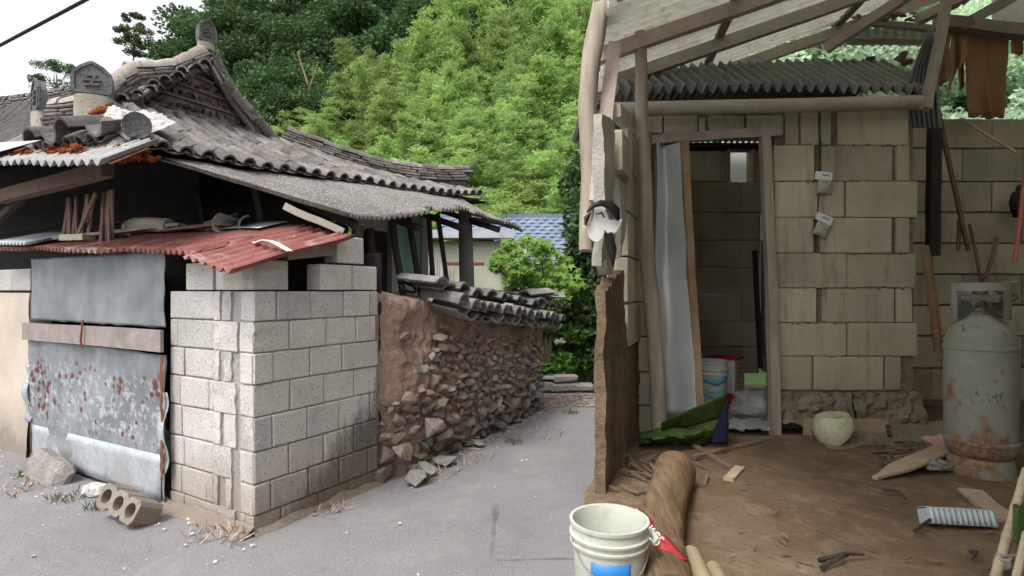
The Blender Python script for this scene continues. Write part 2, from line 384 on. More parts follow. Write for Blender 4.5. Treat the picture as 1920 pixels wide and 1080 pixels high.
m_weed = foliage('weed_leaf', (.08, .2, .03), (.14, .28, .05), (.18, .32, .08), .1, .01, .35, 2)
m_glareleaf = foliage('glare_pale_leaf', (.45, .6, .4), (.57, .7, .51), (.66, .76, .6), .12, .01, .4, .5)  # leaf colour lightened to imitate overexposed greenery
m_bark = simple('bark', (.07, .055, .04), (.12, .095, .075), 8, bump=.5)
m_hill = simple('hill_undergrowth', (.025, .05, .015), (.045, .08, .025), .8, (.07, .1, .03), 8, bump=.6, dist=.2)
m_bluetile = simple('blue_grey_roof_tile', (.15, .185, .25), (.19, .225, .3), 4, rough=.55, bump=.1, var=.1)
m_cream = simple('cream_wall', (.55, .55, .44), (.63, .63, .52), 2, bump=.1)
m_teal = simple('teal_door_paint', (.28, .5, .42), (.35, .56, .48), 3, bump=.1, rough=.6)
m_greyw = simple('grey_frame', (.42, .42, .44), (.5, .5, .52), 3, bump=.15)
m_column = simple('grey_column', (.13, .13, .14), (.2, .2, .21), 5, bump=.2)
m_black = simple('black_rubber', (.012, .012, .013), (.02, .02, .02), 5, rough=.5, bump=0)
m_picket = simple('grey_picket', (.3, .28, .26), (.42, .4, .37), 6, bump=.2, var=.2)
# shed materials
m_sblk = None
def mk_shed_block():
    t = NT('shed_block'); n1 = t.noise(2.5, 6); n2 = t.noise(80, 4, .7); st = t.noise(1, 6, .7, t.map((16, 16, 1.6)))
    col = t.mix(t.ramp(n1, .35, .65), (.40, .37, .285), (.53, .49, .385)); col = t.mix(t.math('MULTIPLY', t.ramp(n2, .55, .68), .4), col, (.22, .19, .14))
    col = t.mix(t.math('MULTIPLY', t.ramp(st, .54, .70), .6), col, (.17, .145, .1))
    z = t.sep()[2]; g = t.math('MULTIPLY', t.ramp(t.math('SUBTRACT', z, t.math('MULTIPLY', n1, .9)), .9, .1), .55); col = t.mix(g, col, (.24, .175, .105))
    col = t.vary(col, .17, .006); t.bump(t.math('ADD', n1, n2), .55, .014); return t.done(col, .95, .1)
m_sblk = mk_shed_block()
m_sjoint = simple('shed_joint_mortar', (.2, .17, .12), (.27, .235, .175), 10, (.1, .085, .06), 50, bump=.8)
m_sfloor = None
def mk_shed_floor():
    t = NT('dirt_floor'); n1 = t.noise(1.7, 7, .65, None, .4); n2 = t.noise(35, 5, .7); n3 = t.noise(8, 6, .65, None, .6)
    col = t.mix(t.ramp(n1, .35, .65), (.125, .086, .054), (.18, .13, .085)); col = t.mix(t.math('MULTIPLY', t.ramp(n3, .5, .66), .65), col, (.24, .185, .13))
    col = t.mix(t.math('MULTIPLY', t.ramp(n2, .55, .7), .5), col, (.065, .043, .026)); t.bump(t.math('ADD', n3, t.math('MULTIPLY', n2, .6)), .8, .02); return t.done(col, .97, .1)
m_sfloor = mk_shed_floor()
m_roofsheet = simple('glow_through_sheet', (.7, .7, .65), (.78, .78, .73), 3, (.58, .53, .45), 20, rough=.6, bump=.1)
def translucent(m, f):
    t = m.node_tree; b = t.nodes['Principled BSDF']; tr = t.nodes.new('ShaderNodeBsdfTranslucent'); mx = t.nodes.new('ShaderNodeMixShader'); mx.inputs[0].default_value = f
    t.links.new(b.inputs['Base Color'].links[0].from_socket, tr.inputs[0]); t.links.new(b.outputs[0], mx.inputs[1]); t.links.new(tr.outputs[0], mx.inputs[2]); t.links.new(mx.outputs[0], t.nodes['Material Output'].inputs[0])
translucent(m_roofsheet, .55)  # translucency added to the sheets so the ceiling glows
m_ribsheet = simple('grey_rib_sheet', (.17, .18, .17), (.25, .26, .25), 5, (.09, .09, .085), 40, rough=.7, bump=.3)
m_ply = wood('torn_plywood', (.29, .175, .09), (.39, .25, .135), True)
m_smud = simple('shed_mud_wall', (.125, .088, .055), (.18, .13, .083), 4, (.07, .047, .028), 25, bump=.8)
m_splaster = simple('pale_wall_plaster', (.33, .315, .27), (.40, .385, .33), 5, (.4, .37, .3), 40, bump=.4)
m_gas = None
def mk_gas():
    t = NT('grey_cylinder_paint'); n1 = t.noise(5, 6, .65); n2 = t.noise(40, 4); z = t.sep()[2]
    col = t.mix(t.ramp(n1, .35, .65), (.225, .235, .20), (.29, .30, .26))
    x = t.sep()[0]
    d = t.math('ADD', t.math('MULTIPLY', t.math('SUBTRACT', n1, .5), 1.3), t.math('MULTIPLY', t.math('SUBTRACT', .62, z), .75)); d = t.math('SUBTRACT', d, t.math('MULTIPLY', t.math('SUBTRACT', x, 2.56), 1.1))
    f = t.ramp(d, .0, .12); col = t.mix(t.math('MULTIPLY', f, .9), col, t.mix(t.ramp(n2, .4, .6), (.13, .065, .035), (.27, .16, .09)))
    sp = t.math('MULTIPLY', t.ramp(t.noise(16, 4), .64, .68), .8); col = t.mix(sp, col, (.22, .1, .05))
    t.bump(n2, .15, .01); return t.done(col, .65, .3)
m_gas = mk_gas()
m_rustmetal = simple('dirty_valve_metal', (.16, .14, .11), (.3, .27, .21), 20, (.1, .07, .04), 60, metal=.3, rough=.6)
m_bucket = simple('off_white_plastic', (.47, .485, .42), (.53, .545, .48), 6, (.34, .32, .26), 22, famt=.5, rough=.5, bump=.05, spec=.4)
m_blue = simple('blue_print', (.02, .17, .5), (.03, .2, .55), 3, rough=.45, bump=0, spec=.4)
m_lblue = simple('light_blue_print', (.12, .38, .62), (.2, .48, .7), 3, rough=.5, bump=0)
m_white = simple('white_print', (.72, .73, .7), (.78, .78, .75), 5, rough=.5, bump=0)
m_redp = simple('red_print', (.4, .03, .04), (.48, .05, .06), 4, rough=.45, bump=0)
m_navy = simple('navy_plastic', (.008, .009, .025), (.012, .014, .04), 4, rough=.5, bump=0)
m_green = simple('green_sack_plastic', (.035, .07, .014), (.055, .10, .022), 4, (.09, .13, .045), 25, rough=.5, bump=.15)
m_helmet = simple('yellowed_plastic', (.5, .49, .33), (.6, .58, .42), 7, (.3, .29, .2), 40, rough=.5, bump=.1)
m_tray = simple('pale_blue_plastic', (.40, .45, .47), (.48, .53, .55), 7, rough=.45, bump=.05)
m_cane = simple('pale_bamboo_cane', (.42, .36, .24), (.52, .45, .32), 6, (.3, .24, .15), 40, rough=.6, bump=.1)
m_plank = wood('dusty_plank', (.34, .26, .18), (.44, .35, .25), False)
m_redhose = simple('faded_red_plastic', (.42, .12, .11), (.5, .18, .16), 5, rough=.5, bump=0)
def mk_clear():
    t = NT('clear_plastic'); t.done((.6, .62, .6), .15, .6); t.bump(t.noise(16, 4), .5, .02)
    tr = t.n('ShaderNodeBsdfTransparent'); mx = t.n('ShaderNodeMixShader'); mx.inputs[0].default_value = .68
    t.l(t.b.outputs[0], mx.inputs[1]); t.l(tr.outputs[0], mx.inputs[2]); t.l(mx.outputs[0], t.out.inputs[0]); return t.m
m_clear = mk_clear()
m_rag = simple('pinkish_rag', (.45, .27, .25), (.55, .36, .33), 12, (.3, .2, .17), 50, bump=.6)
m_conc_floor = simple('room_floor_concrete', (.36, .35, .32), (.46, .45, .42), 4, (.25, .24, .22), 40, bump=.3)
# ================================================================ GROUND, LANE, HILL
def sstep(a, b, x):
    t = max(0, min(1, (x-a)/(b-a))); return t*t*(3-2*t)
def hill_z(x, y):
    k = sstep(-.85*y, -.5*y, x)
    k2 = 1-.55*sstep(.35*y, .8*y, x)
    return max(0, y-12.2)*.6*k*k2*(1-.35*sstep(28, 60, y))+.5*nz((x, y, 0), .25)*sstep(13, 18, y)-.03
gb = MB()
xs = np.linspace(-90, 90, 91); ys = np.concatenate([np.linspace(-30, 11, 10), np.linspace(12, 95, 60)])
gb.v = [(x, y, hill_z(x, y)) for x in xs for y in ys]
ny = len(ys)
gb.f = [(i*ny+j, (i+1)*ny+j, (i+1)*ny+j+1, i*ny+j+1) for i in range(len(xs)-1) for j in range(ny-1)]
tag(gb.build('hillside_ground', m_hill, smooth=True, origin=(0, 0, 0)), kind='structure')
far = MB(); far.grid(lambda s, t: Vector((-400+800*s, -400+800*t, -.35)), 4, 4)
tag(far.build('ground', m_hill, origin=(0, 0, 0)), kind='structure')
lane = MB()
def lane_pt(s, t):
    y = -5+13.2*t; xr = 1.3 if y < 7 else 1.3+(y-7)*.5
    xl = -9.5; x = xl+(xr-xl)*s
    return Vector((x, y, .012*nz((x, y, 0), 1.1)+.006*nz((x, y, 3), 5)))
lane.grid(lane_pt, 90, 110)
tag(lane.build('lane', m_asph, smooth=True, origin=(0, 0, 0)), kind='structure')
# ================================================================ OUTHOUSE (block booth on the corner)
out = thing('block_outhouse', 'grey concrete block outhouse on the lane corner with rusty tin door and red tin roof', 'outhouse', H(.5, 1.6, 0))
blk = [chamfer_mesh('outhouse_block', m_block, (1, 1, 1), .022, 1, k) for k in range(6)]
def face_block(side, a0, a1, z0, z1, depth=.14, proud=None, jit=True):
    """side 'u': lies in the plane v=0 and runs along u; side 'v': lies in the plane u=0 and runs along v"""
    proud = rnd(-.006, .006) if proud is None else proud
    L = a1-a0-.010; hgt = z1-z0-.010; am = (a0+a1)/2; zm = (z0+z1)/2
    if side == 'u': loc = H(am, depth/2-proud, zm); ang = math.atan2(D2.y, D2.x)
    else: loc = H(depth/2-proud, am, zm); ang = math.atan2(D1.y, D1.x)
    tilt = rnd(-.006, .006)
    M = Matrix.Translation(loc) @ Matrix.Rotation(ang+rnd(-.012, .012), 4, 'Z') @ Matrix.Rotation(tilt, 4, 'Y') @ Matrix.Diagonal((L, depth, hgt, 1))
    return inst('concrete_block', random.choice(blk), out, M)
ZC = [0, .108, .3, .501, .714, .917, 1.113, 1.307, 1.5]
ujoints = [[.2, .5, .78], [.12, .41, .68, .96], [.26, .54, .82], [.13, .40, .68, .99], [.27, .55, .83], [.14, .43, .71], [.267, .562, .85], [.163, .433, .727, .985]]
for k in range(8):
    js = [0]+ujoints[k]+[1.07 if k != 6 else 1.045]
    for a, b in zip(js[:-1], js[1:]): face_block('u', a, b, ZC[k], ZC[k+1])
face_block('u', 0, .26, 1.5, 1.7); face_block('u', .50, .80, 1.5, 1.69, proud=.01); face_block('u', .81, 1.07, 1.5, 1.69); face_block('u', .66, .93, 1.695, 1.9)
m = MB(); m.bar(H(.26, .05, 1.745), H(.66, .05, 1.80), .07, .09, jit=.002); m.build('lintel_timber', m_oldwood, out)
# left (door) side courses: a broken strip of hollow blocks runs up beside the corner
vj = [[.42, .76], [.5, .8], [.42, .76], [.42, .79], [.47, .8], [.42, .76], [.42, .84], [.42]]
def jag_block(a0, a1, z0, z1, rough, name='broken_block', recess=0.0):
    b = MB(); nu, nv = 7, 7; z0 += .004; z1 -= .004
    def fn(s, t):
        a = a0+(a1-a0)*s; z = z0+(z1-z0)*t
        e = rough*abs(nz((a*7, z*7, 3.1), 1))*(1.6 if 0 < s < 1 else .5)
        aa = a+(rough*.9*nz((z*17, a0*9, 1), 1) if s in (0, 1) else 0)
        return H(recess+e, aa, z)
    b.grid(fn, nu, nv)
    for s in (0, 1): b.grid(lambda p, t, s=s: (fn(s, t) if p == 0 else H(.13, a0+(a1-a0)*s, z0+(z1-z0)*t)), 1, nv)
    for t in (0, 1): b.grid(lambda s, p, t=t: (fn(s, t) if p == 0 else H(.13, a0+(a1-a0)*s, z0+(z1-z0)*t)), nu, 1)
    return b.build(name, m_block, out, smooth=50)
for k in range(8):
    js = [.42]+[j for j in vj[k] if j > .43]+[.934]
    for a, b in zip(js[:-1], js[1:]): face_block('v', a, b, ZC[k], ZC[k+1])
    face_block('v', 0.003, rnd(.06, .13), ZC[k], ZC[k+1], depth=.1) if k % 3 != 0 else jag_block(.003, .09, ZC[k], ZC[k+1], .03)
    jag_block(rnd(.16, .24), rnd(.28, .33) if k % 2 else .42, ZC[k], ZC[k+1], .018)
    if k % 2: jag_block(rnd(.34, .39), .42, ZC[k], ZC[k+1], .018)
face_block('v', .1, .40, 1.5, 1.69); face_block('v', .42, .74, 1.5, 1.69)
fill = MB(); fill.grid(lambda s, t: H(.085+.02*nz((s*3, t*14, 0), 1.2), .06+.38*s, .02+1.46*t), 10, 50)
fill.build('core_mortar', m_fill, out, smooth=True)
core = MB()
core.box(H(.535, .0625, .749), (1.05, .10, 1.49), HM); core.box(H(.0625, .53, .749), (.09, .8, 1.49), HM)
core.build('joint_mortar', m_mortar, out)
foot = MB()
def footing(s, t):
    a = -0.02+1.1*s; return H(a, -.008-.05*t+.02*nz((a*9, t, 0), 1)*t, .06*(1-t)*(.6+.7*nz((a*5, 1, 1), 1)))
foot.grid(footing, 24, 3)
foot.grid(lambda s, t: H(-.01-.09*t+.03*nz((s*8, t, 5), 1)*t, -.03+.98*s, .09*(1-t)*(.7+.7*nz((s*6, 2, 1), 1))), 24, 3)
foot.build('crumbled_footing', m_fill, out, smooth=True)
# door
def sheet(name, mat, v0, v1, z0f, z1f, u0, wav, parent, top=None, nvv=40, nzz=24, edge=.02):
    b = MB()
    def fn(s, t):
        v = v0+(v1-v0)*s; za, zb = z0f(s), z1f(s); z = za+(zb-za)*t
        ej = edge*nz((z*7, v*3, 2), 1) if s in (0, 1) else 0
        u = u0+wav*nz((v*2.2, z*2.2, u0*30), 1)+wav*.35*nz((v*8, z*8, 1), 1)
        return H(u, v+ej, z+(edge*.7*nz((v*9, z, 8), 1) if t in (0, 1) else 0))
    b.grid(fn, nvv, nzz); return b.build(name, mat, parent, smooth=60, solid=.004)
door = sheet('tin_door', m_door_low, .92, 3.17, lambda s: .30+.0*s if s > .999 else .04+.16*max(0, s-.75)+.12*(s > .9), lambda s: 1.05+.06*s, -.04, .03, out)
up = sheet('upper_door_sheet', m_door_up, .95, 3.15, lambda s: 1.24, lambda s: 1.78, -.025, .012, out)
b = MB(); b.bar(H(-.07, .9, 1.155), H(-.065, 3.2, 1.14), .022, .15, jit=.003); b.build('door_plank', m_oldwood, out)
b = MB(); b.tube([H(-.085, 2.02, 1.27), H(-.1, 2.0, 1.2), H(-.1, 2.02, 1.1), H(-.09, 2.0, 1.05)], .007, 6); b.build('door_wire', m_rust, door)
b = MB(); b.grid(lambda s, t: H(-.052-.01*nz((s*4, t*2, 1), 1), .95+2.1*s, .03+.02*s+(.33-.06*s)*t), 24, 5); b.build('lower_patch_sheet', m_galv, door, smooth=60, solid=.003)
b = MB(); b.grid(lambda s, t: H(-.06+.02*math.sin(t*9), .87+.08*s+.02*nz((t*5, 1, 1), 1), .25+.55*t), 3, 14); b.build('curled_edge_strip', m_galv, door, smooth=60, solid=.003)
b = MB(); b.grid(lambda s, t: H(-.045+.02*math.sin(t*9), 3.12+.13*s+.03*t*(1-s)-.0*t, .33+.5*t), 3, 14); b.build('curled_edge_strip', m_galv, door, smooth=60, solid=.003)
b = MB(); b.grid(lambda s, t: H(-.07+.01*nz((s, t*6, 1), 2), .89+.03*s+.015*nz((t*9, 3, 1), 1), .2+.85*t), 1, 20); b.build('rusty_edge', m_rust, door, solid=.004)
b = MB(); b.bar(H(.06, .95, .1), H(.06, .95, 1.72), .05, .04); b.build('door_jamb', m_darkwood, out)
b = MB()
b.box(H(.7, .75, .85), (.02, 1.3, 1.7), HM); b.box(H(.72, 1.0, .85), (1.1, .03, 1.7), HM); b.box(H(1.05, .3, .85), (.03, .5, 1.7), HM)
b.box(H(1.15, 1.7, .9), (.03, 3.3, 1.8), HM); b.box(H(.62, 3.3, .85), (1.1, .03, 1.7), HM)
b.build('inner_wall', m_inshade, out)
# red tin roof
def red_z(u, v): return 1.735+.30*(u+.12)+.045*v-.09*sstep(.45, -.1, v)
def red_fn(wn):
    def fn(s, t):
        v = -.1+3.6*s; u = -.16+.1*sstep(.25, .5, v)*0+.86*t+.05*nz((v*1.3, 4, 1), 1)
        if v < .35: u = u-.05*(1-t)
        return H(u, v-.05*t*(v < .1), red_z(u, v)+.017*math.cos(2*math.pi*wn*s)+.012*nz((u*3, v*3, 0), 1))
    return fn
rr = thing('red_tin_roof', 'red corrugated tin roof sagging over the outhouse door', 'tin roof', H(.3, 1.6, 1.75))
b = MB(); b.grid(red_fn(47), 376, 10, skip=lambda s, t: (.12 < s < .135 and .1 < t < .3) or (.105 < s < .125 and .15 < t < .22)); b.build('corrugated_sheet', m_red, rr, smooth=60, solid=.003)
b = MB(); b.grid(lambda s, t: H(.42+.26*t, .55+2.2*s, red_z(.42+.26*t, .55+2.2*s)+.035+.01*nz((s*5, t, 0), 1)), 20, 3); b.build('grey_flashing', m_galv, rr, smooth=60, solid=.004)
b = MB(); b.grid(lambda s, t: H(-.2+.5*t, 2.75+.8*s, red_z(-.15+.5*t, 2.8+.8*s)+.04+.014*math.cos(2*math.pi*11*s)), 88, 3); b.build('bare_sheet', m_galv, rr, smooth=60, solid=.003)
b = MB()
b.tube([H(.2, -.08, red_z(.2, -.08)+.06), H(.16, -.02, red_z(.16, 0)+.1), H(.14, .1, red_z(.14, .1)+.08), H(.13, .22, red_z(.13, .22)+.03)], .0, 4)
b = MB(); b.grid(lambda s, t: H(.15-.03*math.sin(3*s)+.045*t, -.12+.34*s, red_z(.15, -.12+.34*s)+.028+.05*math.sin(math.pi*min(1, s*1.1))), 10, 1); b.build('white_strap', m_white, rr, solid=.006)
# loose things lying on the red roof
def on_red(u, v, dz=0): return H(u, v, red_z(u, v)+.02+dz)
b = MB(); M = axes((H(.32, 1.55)-H(.3, 2.0)), (0, 0, 1))
b.tube([on_red(.30, 2.05, .08), on_red(.33, 1.86, .08), on_red(.36, 1.62, .06)], [.062, .06, .055], 9, rough=.15); b.rock(on_red(.27, 2.08, .07), (.06, .05, .095), 16)
tag(b.build('cut_log', m_beam), 'short grey cut log lying on the red tin roof', 'log')
b = MB(); b.box(on_red(.05, 2.45, .03), (.24, .12, .05), axes(H(.1, 2.2)-H(0, 2.5), (0, 0, 1))); tag(b.build('broken_brick', m_helmet), 'pale yellow brick lying flat near the left of the red tin roof', 'brick')
b = MB(); b.bar(on_red(.02, 2.75, .03), on_red(.4, 1.5, .06), .09, .025, jit=.004); tag(b.build('grey_board', m_oldwood), 'long grey board lying across the red tin roof under the cut log', 'board')
b = MB(); b.bar(on_red(.35, 1.7, .02), on_red(.42, .95, .05), .08, .02, jit=.003); tag(b.build('brown_board', m_brownwood), 'brown board lying behind the cut log on the red tin roof', 'board')
b = MB(); b.bar(on_red(.5, 3.0, .06), on_red(.5, 2.2, .1), .1, .02, jit=.003); tag(b.build('rusty_strip', m_rust), 'rusty metal strip lying at the back left of the red tin roof', 'metal strip')
for k, (u, v, a) in enumerate([(.52, 1.12, .6), (.56, .86, 2.0), (.5, .98, 1.2)]):
    b = MB(); b.lathe([(.07, -.13), (.075, .13)], 8, Matrix.Translation(on_red(u, v, .01)) @ Matrix.Rotation(a, 4, 'Z') @ Matrix.Rotation(R(70+15*k), 4, 'Y'), a0=0, a1=math.pi)
    tag(b.build('broken_roof_tile', m_capt, smooth=50, solid=.015), ['grey broken tile leaning in the middle of the tile pile on the red tin roof', 'grey broken tile at the right of the tile pile on the red tin roof', 'grey broken tile at the left of the tile pile on the red tin roof'][k], 'roof tile', 'broken tiles on the red roof')
# ================================================================ TILED HOUSE
house = thing('tiled_house', 'old house with weathered grey tiled hip and gable roof and crumbling gable', 'house', H(2, 3, 0))
VE, VG = .9, 2.3
UL, UA, UR = .22, 1.08, 2.0; ZG, ZA = 3.12, 3.70; UC0, UC1 = -.35, 4.05
def skirt(u, s):
    ze = 2.43+.055*u+.10*max(0, (u-2.6)/1.4)**2+.05*max(0, (.4-u)/.75)**2
    v = VE+(VG-VE)*s
    z = ze+(ZG-ze)*(.82*s+.18*s*s)+.012*nz((u*2, s*2, 0), 1)
    return H(u, v, z)
def skirt_smax(u):
    if u > UR: return (UC1-u)/(UC1-UR)
    if u < UL: return (u-UC0)/(UL-UC0)
    return 1.0
def front(v, s):
    ze = 2.47+.035*(v-.9); u = UC0+(UA-UC0)*s; zr = ZA+.035*(v-VG)+.0099*max(0, v-VG)**2
    return H(u, v, ze+(zr-ze)*(.72*s+.28*s*s)+.012*nz((v*2, s*2, 4), 1))
def front_smax(v):
    if v >= VG: return 1.0
    return (UC0+(UL-UC0)*(v-VE)/(VG-VE)-UC0)/(UA-UC0)
def half_tile(name, L, r0, r1, th, mat, n=6, arc=math.pi, up=True):
    b = MB(); vs = []; fs = []
    for x, r in ((0, r0), (L, r1)):
        for rr_ in (r, r-th):
            for j in range(n+1):
                a = (math.pi-arc)/2+arc*j/n; sg = 1 if up else -1
                vs.append((x, math.cos(a)*rr_, sg*math.sin(a)*rr_))
    k = n+1
    for j in range(n):
        fs += [(j, j+1, 2*k+j+1, 2*k+j), (k+j+1, k+j, 3*k+j, 3*k+j+1), (j+1, j, k+j, k+j+1), (2*k+j, 2*k+j+1, 3*k+j+1, 3*k+j)]
    fs += [(0, 2*k, 3*k, k), (n, k+n, 3*k+n, 2*k+n)]
    b.add(vs, fs); return b.mesh(name, mat, smooth=50)
T_L = .25
cover = [half_tile('cover_tile', T_L, .058, .05, .014, m_tile, 5) for _ in range(1)]
def lay(fn, fix, swap, smax, step, records, n0):
    """cover tiles up one row; records get (point, matrix)"""
    L = (fn(fix, 1)-fn(fix, 0)).length
    n = max(0, int(round(L*smax/step)))
    for i in range(n):
        s0 = i*step/L; s1 = min((i*step+T_L)/L, smax+.05)
        a = fn(fix, s0); c = fn(fix, s1)
        e = .01; side = fn(fix+.05, s0)-a
        nn = (c-a).cross(side); nn = nn if nn.z > 0 else -nn
        A = axes(c-a, nn.normalized())
        M = Matrix.Translation(a+nn.normalized()*(.03+rnd(-.005, .008))) @ A @ Matrix.Rotation(rnd(-.06, .06), 4, 'Z') @ Matrix.Rotation(-.055+rnd(-.03, .02), 4, 'Y')
        records.append((a, M))
PITCH = .162; STEP = .175
rec = []
u = UC0+.12
while u < UC1-.05:
    lay(skirt, u, False, skirt_smax(u), STEP, rec, 0); u += PITCH
v = VE+.14
rec2 = []
while v < 9.6:
    lay(front, v, True, front_smax(v)-.03, STEP, rec2, 0); v += PITCH
allrec = sorted(rec, key=lambda r: r[0].y)+sorted(rec2, key=lambda r: r[0].length)
def add_inst_mesh(mb, me, M):
    mb.add([M @ v.co for v in me.vertices], [tuple(p.vertices) for p in me.polygons])
rest = MB()
roofpan = MB()
for i, (p, M) in enumerate(allrec):
    if i < 300: inst('roof_tile', cover[0], house, M)
    else: add_inst_mesh(rest, cover[0], M)
tag(rest.build('far_roof_tiles', m_tile_pan, house, smooth=50), kind='stuff')
def pans(fn, a0, a1, smaxf, mb):
    a = a0
    while a < a1:
        sm = min(smaxf(a), smaxf(a+PITCH))+.02
        L = (fn(a, 1)-fn(a, 0)).length; n = int(round(L*sm/.13))
        for i in range(n):
            s0, s1 = i*.13/L, min(1, (i*.13+.17)/L)
            def g(s, t, s0=s0, s1=s1, a=a):
                q = fn(a+PITCH*(t*1.1-.05), s0+(s1-s0)*s)
                return q+Vector((0, 0, -.03*math.sin(math.pi*t)+.016+.022*(1-s)))
            mb.grid(g, 1, 4)
        a += PITCH
pans(skirt, UC0+.12, UC1-.2, skirt_smax, roofpan); pans(front, VE+.14, 9.5, front_smax, roofpan)
tag(roofpan.build('pan_tiles', m_tile_pan, house, smooth=50, solid=.008), kind='stuff')
b = MB()
b.grid(lambda s, t: skirt(UC0+(UC1-UC0)*s, t*skirt_smax(UC0+(UC1-UC0)*s))-Vector((0, 0, .05)), 30, 8)
b.grid(lambda s, t: front(VE+(9.6-VE)*s, t*max(0, front_smax(VE+(9.6-VE)*s)))-Vector((0, 0, .05)), 40, 8)
b.grid(lambda s, t: H(UA+1.7*t, VG+7.2*s, ZA-.05-1.25*t), 4, 4)
b.grid(lambda s, t: (H(UR+(UC1-UR)*t, VG+(VE-VG)*t, ZG-.06-(ZG-2.72)*t) if s == 0 else H(2.78+(UC1-2.78)*t, VG+.5+(VE+5-VG)*0+5*(1-t)*.0+4.6*s*(1), 2.6)), 4, 4)
b.build('roof_deck', m_inshade, house)
# gable
b = MB()
def gab(s, t):
    z = ZG-.05+(ZA-.06-ZG+.05)*t; ul = UL-.0+(UA-UL)*t; ur = UR+(UA-UR)*t
    return H(ul+(ur-ul)*s, VG+.07+.02*nz((s*6, t*6, 1), 1), z)
b.grid(gab, 26, 14); b.build('gable_plaster', m_pink, house, smooth=70)
gs = [MB().rock((0, 0, 0), (.055, .03, .046), 10) for _ in range(5)]; gsm = None
m_gbat = wood('dark_batten_wood', (.12, .1, .095), (.19, .165, .155), False)
m_gst = simple('dark_gable_stone', (.07, .05, .055), (.11, .085, .09), 14, bump=.5, var=.3)
m_gdark = simple('dark_gable_earth', (.13, .09, .09), (.22, .165, .16), 14, (.34, .25, .23), 40, bump=.6)
b = MB(); b.grid(lambda s, t: H(.42+1.2*s-.3*t*(s-.5)*2+.12*t, VG+.05+.012*nz((s*9, t*9, 2), 1.2), ZG+.02+.5*t+.03*nz((s*7, 1, 1), 1)), 20, 10); b.build('exposed_gable_core', m_gdark, house, smooth=60)
for k in range(4):
    z = ZG+.08+k*.125; ul = .45+.12*k; ur = 1.64-.16*k
    bb = MB(); bb.bar(H(ul, VG+.03, z+.03), H(ur, VG+.025, z), .022, .018, jit=.003); bb.build('gable_batten', m_gbat, house)
    gsm = [g.mesh('gable_stone', m_gst) for g in gs] if k == 0 else gsm
    uu = ul
    while uu < ur:
        inst('gable_stone', random.choice(gsm), house, Matrix.Translation(H(uu, VG+.035+rnd(-.01, .01), z+.07+rnd(-.01, .01))) @ Matrix.Rotation(rnd(0, 6), 4, 'Y') @ Matrix.Rotation(math.atan2(D2.y, D2.x), 4, 'Z') @ Matrix.Scale(rnd(.6, 1.0), 4)); uu += rnd(.045, .085)
for (ua, ub_, zt) in ((.3, .45, .16), (1.68, 1.98, .22)):
    bb = MB(); bb.grid(lambda s, t: H(ua+(ub_-ua)*s, VG+.0+.0*t, ZG-.02+zt*t*(1-(.75*s if ua > 1 else .3*(1-s)))), 3, 3); bb.build('smooth_gable_panel', m_pink, house, solid=.03)
bb = MB(); bb.bar(H(.55, VG-.05, ZG+.03), H(1.75, VG-.06, ZG+.0), .1, .04, jit=.006); bb.build('gable_foot_board', m_oldwood, house)
# ridges: stacked flat tiles capped with round tiles
flat = chamfer_mesh('ridge_course_tile', m_tile, (.2, .14, .028), .006, 1, 3)
capm = half_tile('ridge_cap_tile', .22, .07, .052, .015, m_tile, 6)
capp = half_tile('ridge_cap_tile', .22, .074, .055, .015, m_tile_pale, 6)
def ridge(name, pts, courses, parent, cap=capm, width=1.0, base_mat=m_sandy, step=.2, cols=(0,)):
    pts = [Vector(p) for p in pts]
    b = MB()
    core_pts = [p+Vector((0, 0, .02)) for p in pts]
    for p, q in zip(core_pts[:-1], core_pts[1:]): b.bar(p, q, .05*width, .032*courses+.05)
    base = b.build(name, base_mat, parent)
    seg = [(q-p).length for p, q in zip(pts[:-1], pts[1:])]; tot = sum(seg)
    def at(d):
        d = max(0, min(tot-1e-6, d))
        for i, L in enumerate(seg):
            if d <= L: return pts[i].lerp(pts[i+1], d/L), (pts[i+1]-pts[i]).normalized()
            d -= L
        return pts[-1], (pts[-1]-pts[-2]).normalized()
    for c in range(courses):
        d = rnd(0, .1)
        while d < tot:
            p, t = at(d); up = Vector((0, 0, 1)); A = axes(t, up); sd = A.to_3x3() @ Vector((0, 1, 0))
            M = Matrix.Translation(p+Vector((0, 0, .0+.032*c))+sd*rnd(-.008, .008)) @ A @ Matrix.Rotation(rnd(-.05, .05), 4, 'Z') @ Matrix.Rotation(rnd(-.03, .03), 4, 'Y') @ Matrix.Diagonal((1, width*rnd(.92, 1.08), 1, 1))
            inst('ridge_course_tile', flat, base, M); d += rnd(.19, .22)
    d = 0
    while d < tot-.1:
        p, t = at(d); A = axes(t, (0, 0, 1))
        inst('ridge_cap_tile', cap, base, Matrix.Translation(p+Vector((0, 0, .032*courses-.008))) @ A @ Matrix.Rotation(-.03+rnd(-.05, .05), 4, 'Y') @ Matrix.Rotation(rnd(-.07, .07), 4, 'Z') @ Matrix.Diagonal((1, width, 1, 1))); d += step
    return base
main = [H(UA, VG+.02, ZA+.1)]+[H(UA, VG+k*.55, ZA+.03+.035*k*.55+.012*k*k*.25) for k in range(1, 14)]
ridge('main_ridge', main, 3, house, base_mat=m_tile_pan)
ridge('gable_rake_ridge', [H(UA-.05, VG-.04, ZA+.04), H(UA-.35, VG-.05, ZA-.2), H(UL+.18, VG-.06, ZG+.24), H(.02, 2.05, 2.98)], 3, house, capp)
ridge('gable_rake_ridge', [H(UA+.05, VG-.04, ZA+.03), H(UA+.25, VG-.05, ZA-.26), H(UA+.5, VG-.05, ZA-.5), H(UA+.75, VG-.04, ZA-.67), H(UR+.1, VG-.03, ZG+.0)], 2, house, capm, .9)
